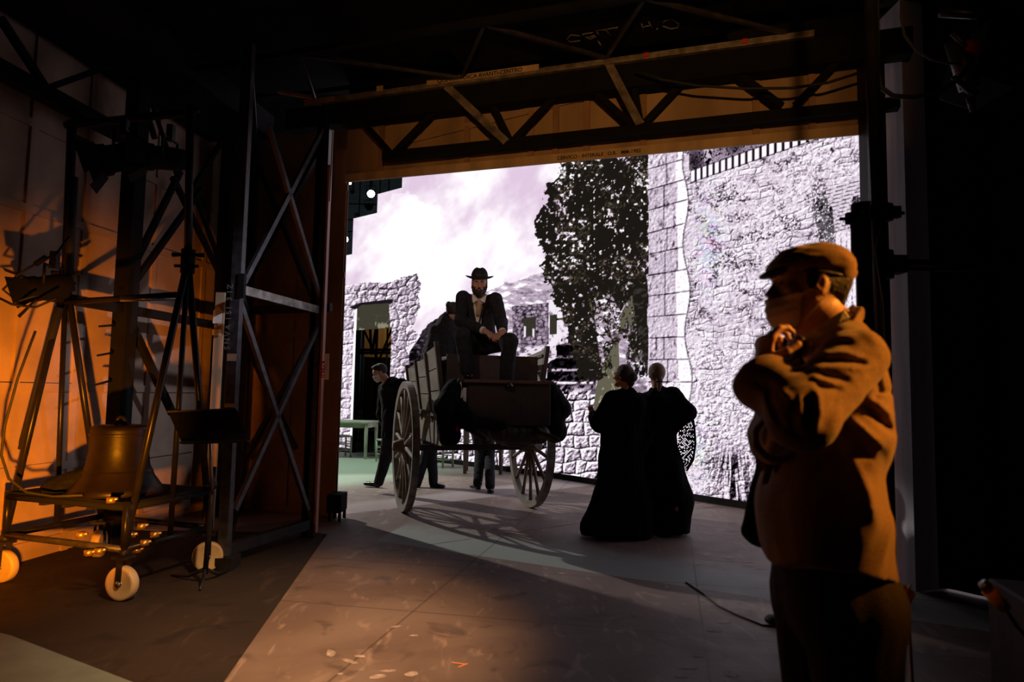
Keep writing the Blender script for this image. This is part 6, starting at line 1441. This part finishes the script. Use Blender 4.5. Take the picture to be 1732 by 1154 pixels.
def ladder_chair(m):
    t = thing('chair', 'x', 'chair')
    def q(name, mb, bev=0): return mesh_obj(name, mb.v, mb.f, m, t, mb.sm, bev)
    q('seat', MB().box((0, 0, .45), (.42, .40, .035)), .008)
    for sx in (-1, 1):
        q('leg', MB().tube((sx * .19, -.18, .006), (sx * .19, -.18, .46), .021, 10)); q('back_post', MB().path([(sx * .18, .18, .006), (sx * .18, .18, .46), (sx * .18, .24, .98)], [.021, .022, .018], 10))
        for z in (.16, .30): q('side_rung', MB().tube((sx * .185, -.18, z), (sx * .185, .18, z), .012, 8))
    for z in (.62, .76, .90): q('back_slat', MB().box((0, .20 + (z - .46) * .115, z), (.36, .014, .06)), .003)
    for z in (.12, .22, .33): q('rung', MB().tube((-.19, -.18, z), (.19, -.18, z), .011, 8))
    q('rear_rung', MB().tube((-.18, .18, .22), (.18, .18, .22), .011, 8)); return t
pg_ = None
for (px, py, rz, m, lb) in ((572, 774, 2.1, 'green_wood', 'pale green ladder back chair at the near end of the green table, nearest the post'), (655, 783, -2.5, 'green_wood', 'pale green ladder back chair half hidden behind the striding man'), (600, 758, .5, 'green_wood', 'pale green chair on the far side of the green table'),
                            (742, 792, 2.7, 'green_wood', 'pale green ladder back chair seen between the left wheel and the cart'), (762, 778, .6, 'green_wood', 'greenish chair further back behind the cart axle')):
    g = fl(px, py)
    if m == 'green_wood' and pg_ is not None: t = copy_tree(pg_)
    else: t = ladder_chair(M[m])
    if pg_ is None: pg_ = t
    t.location = (g[0], g[1] + .15, 0); t.rotation_euler = (0, 0, rz); t['label'] = lb; t['group'] = 'ladder back chairs'
bn = fl(610, 765); bt = thing('bench', 'long grey plank bench behind the pale green table', 'bench', (bn[0], bn[1] + .9, 0))
build('plank', MB().box((bn[0], bn[1] + .9, .47), (1.9, .3, .045)), M['cart_wood'], bt, .004)
for dx in (-.75, .75): build('leg', MB().box((bn[0] + dx, bn[1] + .9, .23), (.05, .26, .45)), M['cart_wood'], bt)
# ---------------------------------------------------------------- lighting gantry on castors carrying a bell, music stand
M['caster'] = mat('cream_nylon_wheel', (0.62, 0.45, 0.25), .45, 0, .1, 10)
M['bronze'] = mat('dark_bronze', (0.009, 0.006, 0.004), .40, .15, .35, 5, .1, 20, spec=.3)
cn = thing('bell_trolley', 'tubular steel trolley with A-frame legs and tall masts, rolling on cream castors', 'trolley', (-3.1, 5.1, 0))
def gp(px, py): return fl(px, py)
C1, C2, C0 = V3(*fl(205, 1016)), V3(*fl(350, 966)), V3(*fl(3, 985)); C3 = C0 + (C2 - C1)
for c in (C1, C2, C0, C3): c[2] = 0
def castor(c, yaw):
    R = Matrix.Rotation(yaw, 3, 'Z'); ax = R @ Vector((1, 0, 0)); r = .115
    w_ = build('caster_wheel', MB().lathe([(.02, -.030), (r - .025, -.030), (r - .008, -.034), (r, -.022), (r, .022), (r - .008, .034), (r - .025, .030), (.02, .030)], (c[0], c[1], r), 28, R @ Matrix.Rotation(math.radians(90), 3, 'Y')), M['caster'], cn)
    build('wheel_hub', MB().tube(Vector((c[0], c[1], r)) - ax * .045, Vector((c[0], c[1], r)) + ax * .045, .022, 12), M['tube'], w_)
    fk = MB()
    for s_ in (-1, 1): fk.bar(Vector((c[0], c[1], r)) + ax * .042 * s_, Vector((c[0], c[1], .29)) + ax * .035 * s_ + Vector((0, 0, 0)), .045, .006, ax)
    fk.box((c[0], c[1], .29), (.11, .10, .02), R); fk.tube((c[0], c[1], .29), (c[0], c[1], .34), .03, 12)
    build('fork', fk, M['black_steel'], cn)
for c, y in ((C1, -1.80), (C2, -1.15), (C0, -1.75), (C3, .2)): castor(c, y)
def zz_(c, z): return (c[0], c[1], z)
for a, b_ in ((C0, C1), (C1, C2), (C2, C3), (C3, C0)):
    build('base_tube', MB().tube(zz_(a, .34), zz_(b_, .34), .024, 12), M['grey_steel'] if a is C0 or b_ is C1 else M['dark_tube'], cn)
    build('deck_tube', MB().tube(zz_(a, .62), zz_(b_, .62), .024, 12), M['black_paint'], cn)
for c in (C0, C1, C2, C3): build('corner_upright', MB().tube(zz_(c, .30), zz_(c, .66), .024, 12), M['dark_tube'], cn)
mid = (C0 + C1 + C2 + C3) / 4
for t in (.3, .5, .7):
    a = C0 + (C1 - C0) * t; b_ = C3 + (C2 - C3) * t; build('deck_bearer', MB().bar(zz_(a, .60), zz_(b_, .60), .05, .04), M['black_steel'], cn)
dk = MB(); dk.add([tuple(V3(*zz_(c, .655))) for c in (C0, C1, C2, C3)] + [tuple(V3(*zz_(c, .635))) for c in (C0, C1, C2, C3)], [(0, 1, 2, 3), (7, 6, 5, 4), (0, 4, 5, 1), (1, 5, 6, 2), (2, 6, 7, 3), (3, 7, 4, 0)]); build('deck', dk, M['black_paint'], cn)
# couplers with brassy highlights
M['brass'] = mat('zinc_coupler', (0.55, 0.36, 0.14), .35, .8, .2, 12)
for px, py in ((137, 905), (150, 935), (168, 932), (215, 938), (222, 905), (240, 890), (245, 918), (188, 846), (262, 904), (232, 930)):
    p = V3(*at(px, py, 4.75 if px < 200 else 4.9)); build('coupler', MB().tube(p - (0, 0, .018), p + (0, 0, .018), .030, 10).tube(p, p + (.045, 0, .01), .010, 8), M['brass'], cn)
A1b, A0b = (C1 + C2) / 2, (C0 + C3) / 2
ap1 = V3(*at(318, 440, A1b[1])); ap0 = V3(*at(112, 470, A0b[1]))
for ap, p, q in ((ap1, C1, C2), (ap0, C0, C3)):
    build('frame_leg', MB().tube(zz_(p, .36), tuple(ap), .026, 14), M['dark_tube'], cn); build('frame_leg', MB().tube(zz_(q, .36), tuple(ap), .026, 14), M['dark_tube'], cn)
    build('centre_strut', MB().tube(zz_((p + q) / 2, .36), tuple(ap - (0, 0, .1)), .02, 12), M['dark_tube'], cn)
    mb = MB().tube(tuple(ap - (0, 0, .10)), tuple(ap + (0, 0, .08)), .052, 14)
    for s_ in (-1, 1): mb.tube(tuple(ap + (s_ * .05, 0, .04)), tuple(ap + (s_ * .12, 0, .04)), .012, 8, .018); mb.tube(tuple(ap + (s_ * .05, -.02, -.05)), tuple(ap + (s_ * .09, -.02, -.05)), .012, 8)
    build('mast_clamp', mb, M['black_paint'], cn)
mt1 = V3(*at(322, 178, A1b[1])); mt0 = V3(*at(122, 205, A0b[1]))
build('mast', MB().tube(tuple(ap1), tuple(mt1), .030, 14), M['black_steel'], cn); build('mast', MB().tube(tuple(ap0), tuple(mt0), .036, 14), M['black_steel'], cn)
tb0, tb1 = V3(*at(112, 212, A0b[1])), V3(*at(326, 190, A1b[1])); build('top_bar', MB().tube(tuple(tb0), tuple(tb1), .030, 12), M['black_steel'], cn)
build('top_bar', MB().tube(tuple(tb0 + (0, .1, .06)), tuple(tb1 + (0, .1, .06)), .022, 12), M['black_steel'], cn)
mb0, mb1 = V3(*at(100, 512, A0b[1])), V3(*at(312, 498, A1b[1])); build('cross_bar', MB().tube(tuple(mb0), tuple(mb1), .024, 12), M['black_steel'], cn)
s0, s1_ = V3(*at(203, 506, 5.05)), V3(*at(297, 504, 5.25)); build('glint_tube', MB().tube(tuple(s0), tuple(s1_), .020, 12), M['tube'], cn)  # pale length added to stand for the glint on the cross bar
for a, b_ in (((38, 760), (100, 520)), ((125, 300), (115, 480))): build('dark_sleeve', MB().tube(at(*a, A0b[1] - .1), at(*b_, A0b[1] - .1), .034, 10), M['rubber'], cn)
# lamps hanging from the top bar
def fresnel(c, d, r, L, lb, par=None):
    c = V3(*c); t = thing('stage_lantern', lb, 'stage lantern', tuple(c), 0, 'lanterns on the trolley top bar'); d = Vector(tuple(N_(d))); R = d.to_track_quat('Z', 'Y').to_matrix()
    build('housing', MB().lathe([(.001, -L), (r * .75, -L * .97), (r * .9, -L * .6), (r * .92, -.06), (r * 1.05, -.05), (r * 1.08, .02), (r * .98, .02)], tuple(c), 24, R), M['black_paint'], t)
    build('lens', MB().lathe([(.001, .015), (r * .6, .005), (r * .95, -.01)], tuple(c), 24, R), M['lens_dark'], t)
    x = Vector((1, 0, 0)) if abs(d.x) < .7 else Vector((0, 1, 0)); cc = Vector(tuple(c)) - d * L * .5
    build('yoke', MB().path([cc + x * r * 1.15, cc + x * r * 1.15 + Vector((0, 0, r * 1.6)), cc - x * r * 1.15 + Vector((0, 0, r * 1.6)), cc - x * r * 1.15], .012, 6), M['black_steel'], t)
    build('hook_clamp', MB().box(tuple(cc + Vector((0, 0, r * 1.6 + .05))), (.05, .05, .13)), M['black_steel'], t)
    bd2 = MB()
    for k in range(4):
        a = k * math.pi / 2; u = R @ Vector((math.cos(a), math.sin(a), 0)); v = R @ Vector((-math.sin(a), math.cos(a), 0)); o_ = Vector(tuple(c)) + u * r
        m_ = MB().quad(tuple(o_ - v * r * .8), tuple(o_ + v * r * .8), tuple(o_ + v * r * 1.1 + u * .09 + d * .12), tuple(o_ - v * r * 1.1 + u * .09 + d * .12)); bo_ = build('barn_door', m_, M['black_paint'], t); sm_ = bo_.modifiers.new('t', 'SOLIDIFY'); sm_.thickness = .003
    return t
M['lens_dark'] = mat('dark_glass_lens', (0.05, 0.06, 0.06), .1, .0, .1, 5, spec=1.0)
fresnel(at(172, 272, 5.15), (-.9, -.35, -.35), .115, .30, 'black stage lantern hanging under the left half of the trolley top bar'); fresnel(at(248, 265, 5.25), (-.95, -.4, -.05), .10, .32, 'black stage lantern with a glinting lens right of the other on the trolley top bar')
fresnel(at(52, 490, 5.0), (-.8, -.5, -.3), .09, .28, 'black lantern clamped low on the left trolley mast among loose cables')
for pts, lb in ((((118, 400), (95, 430), (62, 445), (30, 465), (5, 490), (30, 510), (60, 500)), 'black cable with an inline plug looping off the left trolley mast'), (((0, 505), (20, 515), (60, 520), (95, 505)), 'black cable running in from the left edge to the low lantern'),
                (((60, 560), (30, 640), (8, 720), (2, 770), (15, 810), (45, 833), (90, 840), (140, 838)), 'thick black cable hanging down the left trolley leg to the deck')):
    tag(build('cable', MB().path([at(x_, y_, 4.85) for x_, y_ in pts], .009, 8), M['rubber']), lb, 'cable')
tag(build('inline_plug', MB().tube(at(60, 447, 4.85), at(78, 435, 4.85), .020, 10), M['rubber']), 'black inline plug on the looping cable by the left mast', 'plug')
# bell
be = thing('bell', 'large dark bronze bell with a crown loop sitting on the trolley deck', 'bell', tuple(V3(*at(195, 840, 5.2))))
bc = V3(*at(197, 838, 5.2)); bz = .66
build('bell_body', MB().lathe([(.001, .50), (.17, .50), (.195, .485), (.20, .46), (.20, .30), (.215, .20), (.25, .12), (.30, .05), (.345, .0), (.33, .0), (.28, .05)], (bc[0], bc[1], bz), 48), M['bronze'], be)
build('moulding', MB().lathe([(.203, .44), (.208, .43), (.203, .42)], (bc[0], bc[1], bz), 48), M['bronze'], be); build('moulding', MB().lathe([(.228, .17), (.236, .16), (.240, .15)], (bc[0], bc[1], bz), 48), M['bronze'], be)
build('crown_loop', MB().path([(bc[0] + .035 * math.cos(t), bc[1], bz + .50 + .06 * math.sin(t)) for t in np.linspace(0, math.pi, 9)], .013, 8), M['bronze'], be)
sk = Solid(.05); g = V3(*at(120, 820, 5.15)); sk.bone(g + (-.12, 0, -.02), g + (.15, 0, .06), (.10, .07), (.12, .08), (0, 1, 0))
s_o = solid_mesh('cloth_bundle', sk, M['cloth_black'], None, .012, chain(folds(.014, (1, 0, .2), .2, .05, 95), lambda g, F: np.maximum(F, .657 - g[..., 2]))); tag(s_o, 'crumpled dark cloth lying on the trolley deck left of the bell', 'cloth')
# music stand
ms = thing('music_stand', 'black music stand with a broad tilted desk and bright chrome pole', 'music stand', tuple(fl(346, 992)))
mf = V3(*fl(346, 990)); q = lambda px, py, Y: V3(*at(px, py, Y))
P = [q(284, 697, 5.12), q(400, 692, 5.12), q(423, 747, 4.93), q(308, 750, 4.93)]
dsk = MB(); n_ = N_(np.cross(P[1] - P[0], P[3] - P[0])); dsk.add([tuple(p) for p in P] + [tuple(p + n_ * .008) for p in P], [(0, 1, 2, 3), (7, 6, 5, 4), (0, 4, 5, 1), (1, 5, 6, 2), (2, 6, 7, 3), (3, 7, 4, 0)]); build('desk', dsk, M['cloth_black'], ms, .002)
dl = MB(); dl.add([tuple(P[3]), tuple(P[2]), tuple(P[2] + V3(0, -.05, .015)), tuple(P[3] + V3(0, -.05, .015))] + [tuple(x + V3(0, 0, -.008)) for x in (P[3], P[2], P[2] + V3(0, -.05, .015), P[3] + V3(0, -.05, .015))], [(0, 1, 2, 3), (7, 6, 5, 4), (0, 4, 5, 1), (1, 5, 6, 2), (2, 6, 7, 3), (3, 7, 4, 0)]); build('ledge', dl, M['black_steel'], ms)
build('upper_edge', MB().bar(tuple(P[0] + V3(0, -.006, .002)), tuple(P[1] + V3(0, -.006, .002)), .012, .012), M['grey_steel'], ms)
tz = q(354, 722, 5.04); build('inner_pole', MB().tube((mf[0] + .02, mf[1] + .02, .62), tuple(tz), .012, 12), M['tube'], ms); build('outer_pole', MB().tube((mf[0], mf[1], .08), (mf[0] + .018, mf[1] + .02, .86), .019, 14), M['black_steel'], ms)
build('collar', MB().tube((mf[0] + .016, mf[1] + .018, .70), (mf[0] + .017, mf[1] + .019, .75), .028, 12).tube((mf[0] + .01, mf[1], .725), (mf[0] - .03, mf[1] - .03, .725), .007, 6), M['black_steel'], ms)
for px, py in ((338, 1000), (385, 968), (290, 975)):
    e = V3(*fl(px, py)); build('leg', MB().path([(mf[0], mf[1], .12), tuple(V3(mf[0], mf[1], .05) * .5 + V3(e[0], e[1], .02) * .5), (e[0], e[1], .008)], [.014, .012, .010], 8), M['black_steel'], ms)
